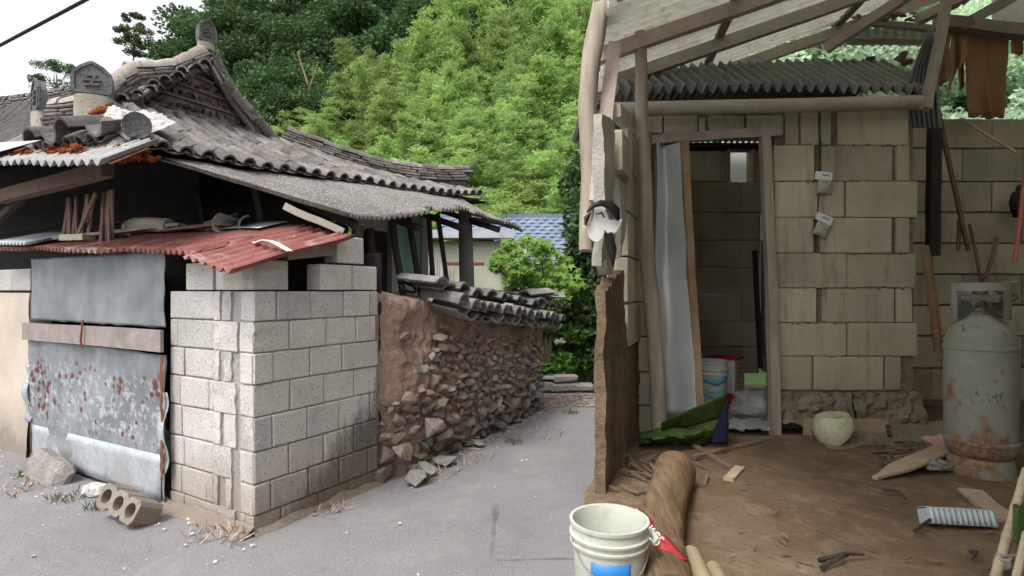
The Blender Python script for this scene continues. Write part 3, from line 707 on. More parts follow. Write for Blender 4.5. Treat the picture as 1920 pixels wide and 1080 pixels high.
for k in range(9):                                # verge tiles hanging over the left rake
    f = k/9; p = H(UA-.1-.75*f, VG-.1, ZA-.06-.60*f)
    inst('verge_tile', capm, house, Matrix.Translation(p) @ axes(-D1*.9-D2*.5+Vector((0, 0, -.1)), (0, 0, 1)) @ Matrix.Rotation(rnd(-.2, .2), 4, 'Z'))
    p = H(UA+.1+.8*f, VG-.1, ZA-.12-.62*f)
    inst('verge_tile', capm, house, Matrix.Translation(p) @ axes(D2*.6+Vector((0, 0, -.5)), (-D1+Vector((0, 0, .8)))) @ Matrix.Rotation(rnd(-.1, .1), 4, 'Z'))
hip = []
for k in range(9):
    f = k/8*.86; u = UR+(UC1-UR)*f; q = skirt(u, skirt_smax(u)); hip.append(q+Vector((0, 0, .06+.12*max(0, (f-.3)/.56)**2)))
ridge('hip_ridge', hip, 4, house, capm, .95, m_tile_pan)
b = MB(); e = hip[-1]; b.bar(e+Vector((0, 0, .1)), e+D2*.16-D1*.08+Vector((0, 0, .25)), .05, .03); b.rock(e+D2*.05+Vector((0, 0, .03)), (.08, .08, .1)); b.build('upturned_end_tile', m_tile_dark, house)
ridge('side_ridge', [H(.02, 1.98, 2.86), H(-.05, 2.3, 2.86), H(-.12, 2.58, 2.87)], 5, house, capp, 1.0, m_sandy)
# ornamental end tiles: pointed, with a raised face, standing on a mortar stub
def end_tile(p, facing, w, h, stub, lean=0):
    x = facing.normalized(); A = axes(x, (0, 0, 1)); M = Matrix.Translation(p) @ A @ Matrix.Rotation(lean, 4, 'Y')
    prof = [(-.5, 0), (.5, 0), (.52, .3), (.5, .62), (.3, .84), (0, 1.02), (-.3, .84), (-.5, .62), (-.52, .3)]
    def slab(s, x0, x1, b):
        n = len(prof); vs = [M @ Vector((x0, a*w*s, stub+c*h*s+(1-s)*h*.45)) for a, c in prof]+[M @ Vector((x1, a*w*s, stub+c*h*s+(1-s)*h*.45)) for a, c in prof]
        b.add(vs, [tuple(range(n)), tuple(range(2*n-1, n-1, -1))]+[(i, (i+1) % n, n+(i+1) % n, n+i) for i in range(n)])
    b = MB(); slab(1, -.03, .03, b)
    # raised rim
    for (a, c), (a2, c2) in zip(prof, prof[1:]+prof[:1]):
        b.bar(M @ Vector((.03, a*w*.94, stub+.02+c*h*.94)), M @ Vector((.03, a2*w*.94, stub+.02+c2*h*.94)), .022, .022, up=x)
    o = b.build('ridge_end_tile', m_tile_dark, house)
    # emblem: three raised dashes and a boss, worn
    b = MB()
    for zc, ww in ((.30, .30), (.45, .36), (.60, .22)): b.bar(M @ Vector((.038, -ww*w/1.6, stub+zc*h)), M @ Vector((.038, ww*w/1.6, stub+zc*h+.01)), .016, .016, up=x)
    b.bar(M @ Vector((.038, .02, stub+.62*h)), M @ Vector((.038, -.01, stub+.3*h)), .016, .016, up=x)
    b.build('worn_emblem', m_tile_dark, o)
    if stub:
        b = MB(); b.grid(lambda s, t: M @ Vector((.035*math.cos(2*math.pi*s)*1.6, w*.5*math.sin(2*math.pi*s), -.12+(stub+.12)*t)), 16, 3); b.build('end_tile_stub', m_sandy, o, smooth=60)
face = Vector((.35, -1, 0))
end_tile(H(-.08, 1.86, 2.80), Vector((.75, -4.3, 0)).normalized()+Vector((.25, 0, 0)), .25, .24, .2)
end_tile(H(-.15, 2.62, 2.92), Vector((-.75, -.9, 0)), .24, .27, .05)
end_tile(main[0]+Vector((0, 0, .05)), Vector((.9, -.5, 0)), .17, .22, .1)
# white mortar and orange moss on the near corner
def blob(name, mat, fn, nu, nv, parent=house): 
    b = MB(); b.grid(fn, nu, nv); return b.build(name, mat, parent, smooth=70)
def mort(s, t):
    v = .98+1.2*s; u = -.34+.42*t
    q = front(v, (u-UC0)/(UA-UC0))
    edge = min(min(s, 1-s)*5, min(t, 1-t)*4, 1)
    lump_ = .075+.09*nz((u*6, v*6, 2), 1)+.05*abs(nz((u*15, v*15, 5), 1))+.03*nz((u*34, v*34, 5), 1)+.05*math.sin(math.pi*t)
    return q+Vector((0, 0, -.05+(lump_+.05)*min(1, edge*(1+.8*nz((v*5, u*5, 9), 1)))))
blob('white_mortar_patch', m_white_mortar, mort, 70, 34)
for k, (v, u, a) in enumerate([(1.1, -.36, 0), (1.38, -.4, 0), (1.66, -.4, 0), (1.95, -.38, 0)]):
    me = half_tile('eave_tile', .26, .12, .11, .02, m_tile_pan if k % 2 else m_tile, 7, math.pi*.8, up=bool(k % 2))
    inst('eave_tile', me, house, Matrix.Translation(front(v, 0)+D2*(u+.3)+Vector((0, 0, .06 if k % 2 else .15))) @ axes(D2+Vector((0, 0, .35)), (0, 0, 1)))
b = MB(); M = Matrix.Translation(H(-.2, .98, 2.60)) @ axes(Vector((.6, -.75, -.12)), (0, 0, 1)); b.tube([M @ Vector((-.3, 0, 0)), M @ Vector((.12, 0, 0))], [.075, .085], 12); b.build('round_corner_tile', m_tile, house, smooth=50)
b = MB(); b.lathe([(.0, 0), (.07, 0), (.085, .008), (.085, -.02)], 14, M @ Matrix.Translation((.125, 0, 0)) @ Matrix.Rotation(R(90), 4, 'Y')); b.build('round_tile_face', m_tile_dark, house, smooth=40)
om = MB()
for k in range(260):
    v = rnd(.72, 2.35); q = H(-.40+rnd(-.05, .12)+.1*(v < 1.2), v, 2.37+rnd(0, .06)+.1*(v-.95))
    om.rock(q, (rnd(.015, .045), rnd(.02, .05), rnd(.012, .035)), 9)
for k in range(26): om.rock(front(rnd(1.85, 2.15), rnd(.05, .14))+Vector((0, 0, .13+rnd(0, .05))), (.04, .05, .035), 9)
for k in range(14): om.rock(front(rnd(1.6, 1.75), rnd(.14, .2))+Vector((0, 0, .18+rnd(0, .03))), (.035, .045, .03), 9)
tag(om.build('orange_moss', m_orange, house, smooth=80), kind='stuff')
# front corrugated eave sheet + lane-side asbestos lean-to
def fr_eave(s, t):
    v = .62+3.4*s; u = -.55+.32*t
    return H(u, v, 2.25+.115*(v-.62)+.2*t+.02*math.cos(2*math.pi*27*s)+.015*nz((v*2, 1, 1), 1))
b = MB(); b.grid(fr_eave, 270, 4); b.build('front_eave_sheet', m_asb_clean, house, smooth=60, solid=.006)
b = MB(); b.grid(lambda s, t: H(-.62+.35*t, 2.25+.8*s, 2.47+.2*t+.09*s), 4, 3); b.build('blue_grey_flashing', m_galv, house, solid=.004)
b = MB(); b.grid(lambda s, t: H(-.5+.22*t+.12*s, .66+.22*s-.0*t, 2.31+.14*t-.05*(1-s)), 4, 3); b.build('pink_tin_patch', m_redpale, house, solid=.004)
def leanto(s, t):
    u = -.05+3.5*s; u2 = u+.75*(1-t)*max(0, 1-s*1.6)
    vv = .02+.98*t+.10*math.sin(s*9)*(1-t)
    if s > .78: vv += .12*(s-.78)/.22*(1-t)
    sag = -.05*math.sin(s*math.pi*2.2+.4)*(1-t)
    z = 2.03+.085*u2+sag+(.40-.02*u)*t-.05*(1-t)*sstep(.8, 1, s)
    return H(u2, vv, z+.016*math.cos(2*math.pi*48*s)+.014*nz((u*3, t*3, 5), 1))
b = MB(); b.grid(leanto, 384, 14, skip=lambda s, t: t < .07 and (.42 < s < .47 or .60 < s < .72 and t < .05)); b.build('asbestos_lean_to', m_asb, house, smooth=60, solid=.007)
b = MB(); b.grid(lambda s, t: H(3.2+.5*s, .25+.6*t, 2.28+.1*t+.015*math.cos(2*math.pi*6*s)), 48, 4); b.build('red_sheet_corner', m_red, house, smooth=60, solid=.005)
b = MB(); b.grid(lambda s, t: H(2.9+.62*s, -.02+.75*t+.1*s, 2.22+.08*s+.22*t-.12*s*s*(1-t)+.016*math.cos(2*math.pi*7*s)), 56, 5); b.build('sagging_sheet_corner', m_asb, house, smooth=60, solid=.007)
b = MB(); b.bar(H(.45, .3, 2.10), H(.74, .02, 1.93), .04, .05, jit=.004); b.build('lean_to_rafter', m_beam, house)
for uu in (1.0, 1.7, 2.4, 3.0):
    b = MB(); b.bar(H(uu, .1, 1.9+.085*uu), H(uu, .9, 2.22+.07*uu), .05, .06, jit=.005); b.build('lean_to_rafter', m_darkwood, house)
# porch: dark poles, column, wall with teal door
def pole(pts, r, mat=m_darkwood, name='porch_pole', parent=house):
    b = MB(); b.tube(pts, r, 7, rough=.12); return b.build(name, mat, parent, smooth=60)
pole([P(693, 428, 4.85), P(700, 500, 4.9), P(712, 560, 4.9)], .035); pole([P(735, 415, 5.1), P(742, 470, 5.15), P(757, 560, 5.2)], .034)
pole([P(766, 408, 5.4), P(776, 470, 5.4), P(790, 555, 5.5)], .032); pole([P(804, 405, 5.9), P(808, 470, 5.9), P(814, 555, 5.9)], .028); pole([P(820, 400, 6.0), P(830, 470, 6.0), P(842, 555, 6.1)], .026)
b = MB(); b.tube([P(872, 410, 6.3)+Vector((0, 0, .08)), P(874, 480, 6.3), P(878, 620, 6.3)], [.075, .082, .09], 14); b.build('porch_column', m_column, house, smooth=50)
wl = lambda u, v, z: H(u, v, z)
b = MB(); b.box(H(2.3, .98, 1.15), (1.1, .06, 2.4), HM); b.build('porch_wall', m_greyw, house)
b = MB(); b.box(H(2.46, .93, 1.25), (.42, .03, 2.3), HM); dr = b.build('teal_door', m_teal, house)
b = MB()
for uu in (2.22, 2.70): b.box(H(uu, .92, 1.25), (.05, .05, 2.3), HM)
b.box(H(2.46, .92, 1.52), (.43, .045, .08), HM); b.build('door_frame', m_greyw, dr)
b = MB(); b.box(H(2.0, .93, 1.5), (.3, .03, 1.2), HM); b.build('dark_pane', m_inshade, house)
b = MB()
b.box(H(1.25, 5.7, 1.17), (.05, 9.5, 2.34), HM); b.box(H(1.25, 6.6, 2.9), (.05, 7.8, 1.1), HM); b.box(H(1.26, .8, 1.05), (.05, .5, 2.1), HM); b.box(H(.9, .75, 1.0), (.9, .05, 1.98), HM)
b.build('shade_dark_wall', m_inshade, house)
# lath lattice, beam in the loft opening
b = MB(); b.bar(H(-.1, 3.6, 2.36), H(-.12, 1.55, 2.40), .09, .11, jit=.006); b.build('eave_beam', m_brownwood, house)
b = MB(); b.bar(H(.0, 4.3, 2.1), H(-.06, 3.1, 2.38), .05, .06); b.build('eave_brace', m_darkwood, house)
xs_ = [2.85, 2.78, 2.68, 2.62, 2.5, 2.42, 2.36, 2.2, 2.12, 2.05, 1.98]
for k, v in enumerate(xs_):
    b = MB(); b.bar(H(.12+rnd(-.03, .03), v, 2.32), H(.1+rnd(-.04, .04), v-.0+rnd(-.07, .07), 1.80+rnd(0, .05)), .05+rnd(-.015, .015), .012, up=D2, jit=.003); b.build('loft_lath', m_brownwood, house)
b = MB(); b.bar(H(.06, 2.15, 2.3), H(.08, 2.52, 1.98), .04, .015, up=D2); b.build('loft_lath', m_brownwood, house)
for k in range(2):
    b = MB(); b.bar(H(.7, 1.0+.8*k, 2.35), H(.75, .9+.8*k, 1.85), .05, .05, jit=.004); b.build('loft_post', m_darkwood, house)
# ================================================================ BEIGE WALL, left of the door
pw = thing('plaster_yard_wall', 'beige plastered yard wall left of the rusty tin door', 'wall', H(.1, 4.5, 0))
b = MB(); b.grid(lambda s, t: H(-.02+.02*nz((s*9, t*5, 0), 1)*1-.03*(1-t)**3, 3.2+4*s, -.02+1.5*t), 40, 16); b.grid(lambda s, t: H(.16*t-.02, 3.2, 1.48*s), 2, 2); b.build('plaster_face', m_plaster, pw, smooth=60)
for k in range(8):
    v0 = 3.22+k*.42; o = inst('cap_block', blk[k % 6], pw, Matrix.Translation(H(.06, v0+.205, 1.60)) @ Matrix.Rotation(math.atan2(D1.y, D1.x)+rnd(-.01, .01), 4, 'Z') @ Matrix.Diagonal((.40, .15, .2, 1)))
# ================================================================ rubble at the door
def hollow_block(name, L, hgt, dep, M, mat, label, ncell=3):
    b = MB(); cw = L/ncell; n = 16
    for c in range(ncell):
        cx = -L/2+cw*(c+.5)
        outer = []; inner = []
        for j in range(n):
            a = 2*math.pi*(j+.5)/n; x, z = math.cos(a), math.sin(a); k = 1/max(abs(x), abs(z))
            outer.append((cx+x*k*cw/2, z*k*hgt/2)); inner.append((cx+x*cw*.34, z*hgt*.3))
        vs = []
        for y in (-dep/2, dep/2):
            for ring in (outer, inner): vs += [M @ Vector((p[0], y, p[1])) for p in ring]
        fs = []
        for j in range(n):
            j2 = (j+1) % n
            fs += [(j, j2, n+j2, n+j), (2*n+j2, 2*n+j, 3*n+j, 3*n+j2), (n+j, n+j2, 3*n+j2, 3*n+j), (j, 2*n+j, 2*n+j2, j2)]
        b.add(vs, fs)
    return tag(b.build(name, mat, smooth=30), label, 'concrete block')
Mh = Matrix.Translation(Vector((-2.50, 3.66, .1))) @ axes(Vector((.93, -.50, -.16)), (0, .25, 1)) @ Matrix.Rotation(R(-14), 4, 'X')
hollow_block('hollow_block', .42, .15, .16, Mh, m_fill, 'fallen concrete block with three open cores lying below the tin door')
ck = chamfer_mesh('concrete_chunk', m_kerb, (.48, .14, .24), .03, 1, 9)
o = inst('concrete_chunk', ck, None, Matrix.Translation(Vector((-3.66, 4.44, .065))) @ axes(Vector((.9, -.45, -.22)), (-.1, .3, 1))); tag(o, 'thick grey concrete slab tilted against the foot of the tin door', 'concrete slab')
b = MB(); b.rock(Vector((-3.02, 4.12, .04)), (.18, .1, .06), 18); tag(b.build('white_rubble', m_white_mortar), 'flat white lump of mortar between the tilted slab and the hollow block', 'rubble')
gr = MB()
for k in range(160):
    if k < 100: q = H(-.06-abs(random.gauss(0, .25)), rnd(-.2, 4.3), .015)
    else: q = Vector((rnd(-5, .2), rnd(1.9, 6), .012))
    r = rnd(.004, .014); gr.rock(q, (r*1.4, r, r*.7), 8)
tag(gr.build('road_grit', simple('pale_grit', (.5, .46, .42), (.65, .62, .6), 30, bump=0)), 'pale pebbles and crumbs scattered over the asphalt lane', 'grit', kind='stuff')
def tuft(name, spots, n, L, mat, label, up=.9):
    C = []; Dd = []; Ls = []; Ws = []
    for (p, rad) in spots:
        for k in range(n):
            a = rnd(0, 6.28); r = rad*math.sqrt(random.random()); dd = Vector((rnd(-1, 1), rnd(-1, 1), up+rnd(0, .8))); l = L*rnd(.5, 1.2)
            dd.normalize(); C.append(Vector(p)+Vector((math.cos(a)*r, math.sin(a)*r, 0))+dd*l*.45); Dd.append(dd); Ls.append(l); Ws.append(l*rnd(.08, .16))
    o = inst(name, leaf_mesh(name, mat, C, Dd, Ls, Ws)); return tag(o, label, 'grass', kind='stuff')
tuft('weeds', [(Vector((-3.2, 4.02, 0)), .14), (Vector((-3.95, 4.55, 0)), .1), (Vector((-2.85, 3.86, 0)), .1), (H(2.6, -.32), .1), (H(4.1, -.25), .1), (H(1.3, -.3), .06)], 60, .07, m_grass, 'small green weeds growing along the foot of the walls')
tuft('dry_straw', [(H(-.12, .2, 0), .18), (H(-.1, .05, .02), .1), (H(.5, -.12, 0), .12), (H(1.4, -.3), .2), (H(1.9, -.3), .2), (H(3, -.35), .3), (Vector((-3.7, 4.2, 0)), .2)], 40, .1, m_litter, 'dry straw lying along the foot of the walls', .15)
# ================================================================ STONE AND MUD WALL
DW = Vector((.433, .902, 0)).normalized(); DN = Vector((-DW.y, DW.x, 0)); WB = H(1.08, 0)
def HW(u, v, z=0.0): return WB+DW*(u-1.08)+DN*v+Vector((0, 0, z))
HWM = Matrix(((DW.x, DN.x, 0, 0), (DW.y, DN.y, 0, 0), (0, 0, 1, 0), (0, 0, 0, 1)))
wall = thing('stone_mud_wall', 'crumbling red mud wall set with rough stones and capped with grey tiles', 'wall', HW(2.7, .1, 0))
WU0, WU1 = 1.08, 4.22
def wtop(u):
    f = (u-WU0)/(WU1-WU0); return 1.44-.30*f-.0*f+.04*nz((u*3, 0, 0), 1)+(.03 if u < 1.8 else 0)
def bulge(u, z): return sstep(1.06, 1.35, u)*.08+(.25+.75*sstep(1.06, 1.4, u))*(.09*math.sin(math.pi*min(1, z/1.5))*.5+.05*nz((u*2.2, z*2.2, 1), 1)+.04*nz((u*7, z*7, 4), 1)+.022*nz((u*19, z*19, 4), 1)+.12*max(0, .5-z)*.6)
def wv(u): return .07
b = MB()
b.grid(lambda s, t: (lambda u, z: HW(u, wv(u)-bulge(u, z), z))(WU0+(WU1-WU0)*s, wtop(WU0+(WU1-WU0)*s)*t), 190, 80)
b.grid(lambda s, t: (lambda u: HW(u, wv(u)-bulge(u, wtop(u))+(.34+bulge(u, wtop(u)))*t, wtop(u)+.05*math.sin(math.pi*t)))(WU0+(WU1-WU0)*s), 60, 6)
b.grid(lambda s, t: HW(WU1, wv(WU1)-bulge(WU1, wtop(WU1)*t)*(1-s)+.34*s, wtop(WU1)*t), 4, 12); b.grid(lambda s, t: HW(WU0, wv(WU0)-bulge(WU0, wtop(WU0)*t)*(1-s)+.34*s, wtop(WU0)*t), 4, 12)
b.grid(lambda s, t: HW(WU0+(WU1-WU0)*s, .32, wtop(WU0+(WU1-WU0)*s)*t), 10, 3)
b.build('mud_core', m_mud, wall, smooth=75)
rk = []
for k in range(14):
    random.seed(200+k); rk.append(MB().rock((0, 0, 0), (1, rnd(.5, .75), rnd(.45, .75)), random.choice((10, 12, 14))).mesh('wall_stone', m_stone))
random.seed(77)
stones = []
tries = 0
while len(stones) < 800 and tries < 60000:
    tries += 1
    u = rnd(WU0+.05, WU1-.02); z = rnd(.02, 1.28); zt = wtop(u)
    if z > zt-.1: continue
    dens = (.22 if u < 1.75 else 1.0)
    if u < 1.75 and z < .62: dens = .9
    if u < 1.95 and z > .62: dens = .25
    if z > zt-.28: dens *= .12
    lim_ = .52+.78*(u-WU0)+.12*nz((u*5, z*5, 7), 1) if u < 1.95 else zt-.27+.05*nz((u*6, 3, 7), 1)
    if z > lim_ and random.random() > .0012: continue
    r = rnd(.04, .085) if u > 2 else rnd(.045, .10)
    if z < .35: r *= 1.5
    if any((u-a)**2+(z-c)**2 < ((.60 if z < .7 else .68)*(r+q))**2 for a, c, q in stones): continue
    stones.append((u, z, r))
st = MB()
for i, (u, z, r) in enumerate(sorted(stones, key=lambda q: -q[2]/(q[0]+3))):
    M = Matrix.Translation(HW(u, wv(u)-bulge(u, z)-r*.58, z)) @ Matrix.Rotation(math.atan2(DW.y, DW.x)+rnd(-.5, .5), 4, 'Z') @ Matrix.Rotation(rnd(-.5, .5), 4, 'Y') @ Matrix.Rotation(rnd(-.4, .4), 4, 'X') @ Matrix.Diagonal((r*rnd(1, 1.4), r*1.2, r*rnd(.75, 1.2), 1))
    me = random.choice(rk)
    if i < 300: inst('wall_stone', me, wall, M)
    else: add_inst_mesh(st, me, M)
if st.v: tag(st.build('far_wall_stones', m_stone, wall), kind='stuff')
# cap tiles: a row of half tiles laid across the wall, concave rows on top
wt = half_tile('wall_cap_tile', .42, .088, .075, .02, m_capt, 7)
wt2 = half_tile('wall_flat_tile', .40, .17, .16, .022, m_capt, 6, math.pi*.55)
uu = 1.78
while uu < WU1+.1:
    M = Matrix.Translation(HW(uu, -.33+rnd(-.03, .02)-.04*(uu < 2), wtop(uu)-.02)) @ axes(DN+Vector((0, 0, .16))+DW*rnd(-.06, .06), (0, 0, 1)) @ Matrix.Rotation(rnd(-.1, .1), 4, 'X')
    inst('wall_cap_tile', wt, wall, M)
    M2 = Matrix.Translation(HW(uu+.085, -.30+rnd(-.03, .02), wtop(uu)+.03)) @ axes(DN+Vector((0, 0, .16)), (0, 0, -1)) @ Matrix.Rotation(rnd(-.1, .1), 4, 'X')
    inst('wall_flat_tile', wt2, wall, M2)
    uu += .165
for k in range(15):
    uu = 1.62+k*.20; M = Matrix.Translation(HW(uu, -.2+rnd(-.05, .05), wtop(uu)+.025+.02*rnd(-1, 1)+.015*(k % 3))) @ axes(DN+DW*rnd(-.2, .2)+Vector((0, 0, .12)), (0, 0, 1)) @ Matrix.Rotation(rnd(-.15, .15), 4, 'X')
    inst('wall_flat_tile', wt2, wall, M)
for k in range(7):
    uu = 3.6+k*.11; inst('wall_flat_tile', wt2, wall, Matrix.Translation(HW(uu, .0+rnd(-.1, .1), wtop(uu)+.13+.02*(k % 3))) @ axes(DW+DN*rnd(-.9, .9)+Vector((0, 0, rnd(-.12, .12))), (0, 0, 1)))
random.seed(5)
lt = MB()
for (u, v, r) in [(1.2, -.26, .11), (1.42, -.22, .1), (1.66, -.24, .09), (2.3, -.2, .07)]: 
    b = MB(); b.rock(HW(u, v, .05), (r*1.5, r, r*.6), 12, Matrix.Rotation(rnd(0, 3), 4, 'Z')); tag(b.build('fallen_stone', m_kerb), {1.2: 'flat fallen stone lying nearest the block outhouse at the foot of the mud wall', 1.42: 'larger fallen stone second along the foot of the mud wall', 1.66: 'fallen stone third along the foot of the mud wall', 2.3: 'small fallen stone farthest along the foot of the mud wall'}[u], 'stone', 'fallen stones at the wall foot')
b = MB(); b.box(HW(3.55, .42, 1.42), (.75, .2, .17), HWM); b.build('dark_coping_slab', simple('dark_slab', (.05, .048, .045), (.08, .075, .07), 6), wall)
b = MB(); b.tube([HW(1.62+.1*math.cos(a*.7), .12+.05*math.sin(a*.7), 1.53+.045*math.sin(a*.7)) for a in range(10)], .012, 6); tag(b.build('black_hose', m_black), 'loop of black hose on top of the mud wall', 'hose')
# litter and kerb stones at the end of the lane
lm = MB()
for k in range(900):
    t = random.random(); x = rnd(.25, 1.5); y = 7.35+rnd(-.25, .7)+x*.1
    lm.rock((x, y, .012), (rnd(.02, .05), rnd(.015, .035), .008), 7)
for k in range(160): 
    q = HW(rnd(1.2, 4.2), -.14-abs(random.gauss(0, .09)), .012); lm.rock(q, (rnd(.015, .04), rnd(.01, .03), .007), 7)
tag(lm.build('leaf_litter', m_litter), 'pale dry leaf litter heaped at the far end of the lane', 'leaf litter', kind='stuff')
for k, (px, w_, hh, lab) in enumerate([(1022, .28, .16, 'kerb stone nearest the mud wall'), (1058, .42, .13, 'long kerb stone in the middle of the row'), (1095, .3, .12, 'kerb stone at the right end of the row'), (1060, .36, .1, 'flat kerb stone lying on top of the long one'), (1025, .3, .05, 'thin stone lying on the kerb stone nearest the mud wall')]):
    z = hh*.45+(.14 if k == 3 else .17 if k == 4 else 0); me = chamfer_mesh('kerb_stone', m_kerb, (w_, .2, hh), .02, 1, 20+k)
    o = inst('kerb_stone', me, None, Matrix.Translation(Vector(((px-960)/FOC*8.4, 8.4, z))) @ Matrix.Rotation(rnd(-.1, .1), 4, 'Z')); tag(o, 'grey '+lab+' at the lane end', 'kerb stone', 'kerb stones at the lane end')
# ================================================================ NEIGHBOUR HOUSE, FENCES
nb = thing('blue_roof_house', 'cream neighbour house with blue grey tiled roof beyond the mud wall', 'house', Vector((-.5, 12, 0)))
b = MB(); b.box((-1.2, 11.4, 1.25), (3.0, .1, 2.5)); b.box((.9, 12.0, 1.1), (2.6, .1, 2.2)); b.build('cream_wall', m_cream, nb)
b = MB(); b.box((-1.3, 11.25, 2.62), (2.7, .5, .16)); b.build('pale_eave', m_galv, nb)
b = MB(); b.grid(lambda s, t: Vector((-.35+1.95*s, 11.0+1.6*t, 1.98+1.15*t)), 2, 2); b.grid(lambda s, t: Vector((-1.6+1.25*s, 11.0+1.6*(.55+.45*t), 1.98+1.15*(.55+.45*t))), 2, 2); b.build('roof_deck', m_bluetile, nb)
btile = MB()
def btf(s, t): return Vector((.0+.105*1.0*(2*s-1), -.075+.15*t, .022*math.sin(math.pi*s*1.0)+.018*(1-t)))
btile.grid(btf, 4, 1); btile.grid(lambda s, t: Vector((.105*(2*s-1), -.075, (.022*math.sin(math.pi*s)+.018)*t)), 4, 1)
bme = btile.mesh('blue_tile', m_bluetile, smooth=50)
sl_ = math.atan2(1.15, 1.6)
for r_ in range(13):
    for c in range(15):
        t = (r_+.5)/13
        if -1.5+.205*c+.1*(r_ % 2) < -.3 and r_ < 7: continue
        inst('blue_tile', bme, nb, Matrix.Translation(Vector((-1.5+.205*c+.1*(r_ % 2), 11.0+1.6*t, 1.995+1.15*t))) @ Matrix.Rotation(sl_, 4, 'X'))
b = MB(); b.bar((-1.6, 12.62, 3.17), (1.6, 12.62, 3.17), .14, .1); b.build('roof_ridge', m_bluetile, nb)
b = MB(); b.box((-.9, 10.9, 2.02), (.7, .3, .05)); b.build('brown_ledge', m_rust, nb)
def picket(name, label, p0, p1, hgt, n, group=None):
    p0 = Vector(p0); p1 = Vector(p1); f = thing(name, label, 'fence', (p0+p1)/2)
    for k in range(n):
        q = p0.lerp(p1, (k+.5)/n); h_ = hgt*rnd(.75, 1.1); b = MB(); b.bar(q, q+Vector((rnd(-.04, .04), rnd(-.02, .02), h_)), .03, .018); b.build('picket', m_picket, f)
    for z in (.3, .7):
        b = MB(); b.bar(p0+Vector((0, .02, hgt*z)), p1+Vector((0, .02, hgt*z)), .025, .02); b.build('fence_rail', m_picket, f)
picket('picket_fence', 'grey stick picket fence in front of the cream house wall', (-1.75, 10.2, .3), (-.75, 10.0, .3), 1.7, 24)
picket('picket_fence', 'grey stick picket fence behind the green weeds at the lane end', (.6, 9.6, .1), (1.55, 9.5, .1), 1.15, 26)
# ================================================================ PLANTS
def curve_pts(base, top, bend, n=8):
    base = Vector(base); top = Vector(top); bend = Vector(bend)
    return [base.lerp(top, k/(n-1))+bend*math.sin(math.pi*k/(n-1)) for k in range(n)]
def bush_mesh(name, mat, clumps, n, L, W, flat=0.0, seed=1):
    np.random.seed(seed); C = []; Dd = []
    for (c, r) in clumps:
        q = np.random.normal(size=(n, 3)); q /= np.linalg.norm(q, axis=1)[:, None]; rr_ = np.random.rand(n, 1)**.45
        q = q*rr_*np.array(r); C.append(q+np.array(c)); d_ = q/np.array(r)+np.random.normal(size=(n, 3))*.7; d_[:, 2] *= (1-flat); Dd.append(d_)
    C = np.concatenate(C); Dd = np.concatenate(Dd); k = len(C)
    return leaf_mesh(name, mat, C, Dd, L*np.random.uniform(.6, 1.3, k), W*np.random.uniform(.6, 1.3, k))
# bamboo variants, 8 m tall
bam = []
def bamboo_variant(seed):
    random.seed(seed); np.random.seed(seed)
    lean = Vector((rnd(-1, 1), rnd(-1, 1), 0))*.8; C = []; Dd = []; stem = MB()
    for cu in range(3):
        off = Vector((rnd(-.5, .5), rnd(-.5, .5), 0)); hh = 8*rnd(.8, 1.0); ln = lean+Vector((rnd(-.7, .7), rnd(-.7, .7), 0))
        pts = []
        for k in range(12):
            f = k/11; pts.append(off+Vector((ln.x*f**2.5*1.2, ln.y*f**2.5*1.2, hh*(f-.06*f**4))))
        stem.tube(pts, [.04*(1-.9*k/11) for k in range(12)], 5)
        nb_ = 46
        for k in range(nb_):
            f = .18+.82*k/nb_; i = min(10, int(f*11)); p = pts[i].lerp(pts[i+1], f*11-i)
            L = (1.05-.85*abs(f-.4)**1.1*1.5)*rnd(.6, 1.15)*(.4 if f > .95 else 1)
            a = rnd(0, 6.283); dr_ = Vector((math.cos(a), math.sin(a), rnd(.45, 1.1))).normalized()
            n = int(95*L/1.2)+20
            t = np.random.rand(n)**.6
            base = np.array(p)+np.outer(t*L, np.array(dr_)); base[:, 2] -= .5*L*t*t
            base += np.random.normal(size=(n, 3))*np.array([.13, .13, .07])
            C.append(base); dd = np.array(dr_)*.7+np.random.normal(size=(n, 3))*.6; dd[:, 2] -= .35; Dd.append(dd)
    C = np.concatenate(C); Dd = np.concatenate(Dd); k = len(C)
    return leaf_mesh('bamboo_foliage', m_bamboo, C, Dd, np.random.uniform(.14, .3, k), np.random.uniform(.03, .06, k)), stem.mesh('bamboo_culm', m_bamstem)
bam = [bamboo_variant(40+k) for k in range(5)]
random.seed(321)
def lim(px):
    pts = [(440, 190), (475, 145), (560, 132), (588, 120), (610, 88), (660, 66), (700, 20), (745, -10), (800, -60), (1130, -70), (1300, -40)]
    for (a, ya), (c, yc) in zip(pts[:-1], pts[1:]):
        if a <= px <= c: return ya+(yc-ya)*(px-a)/(c-a)
    return -40
spots = []
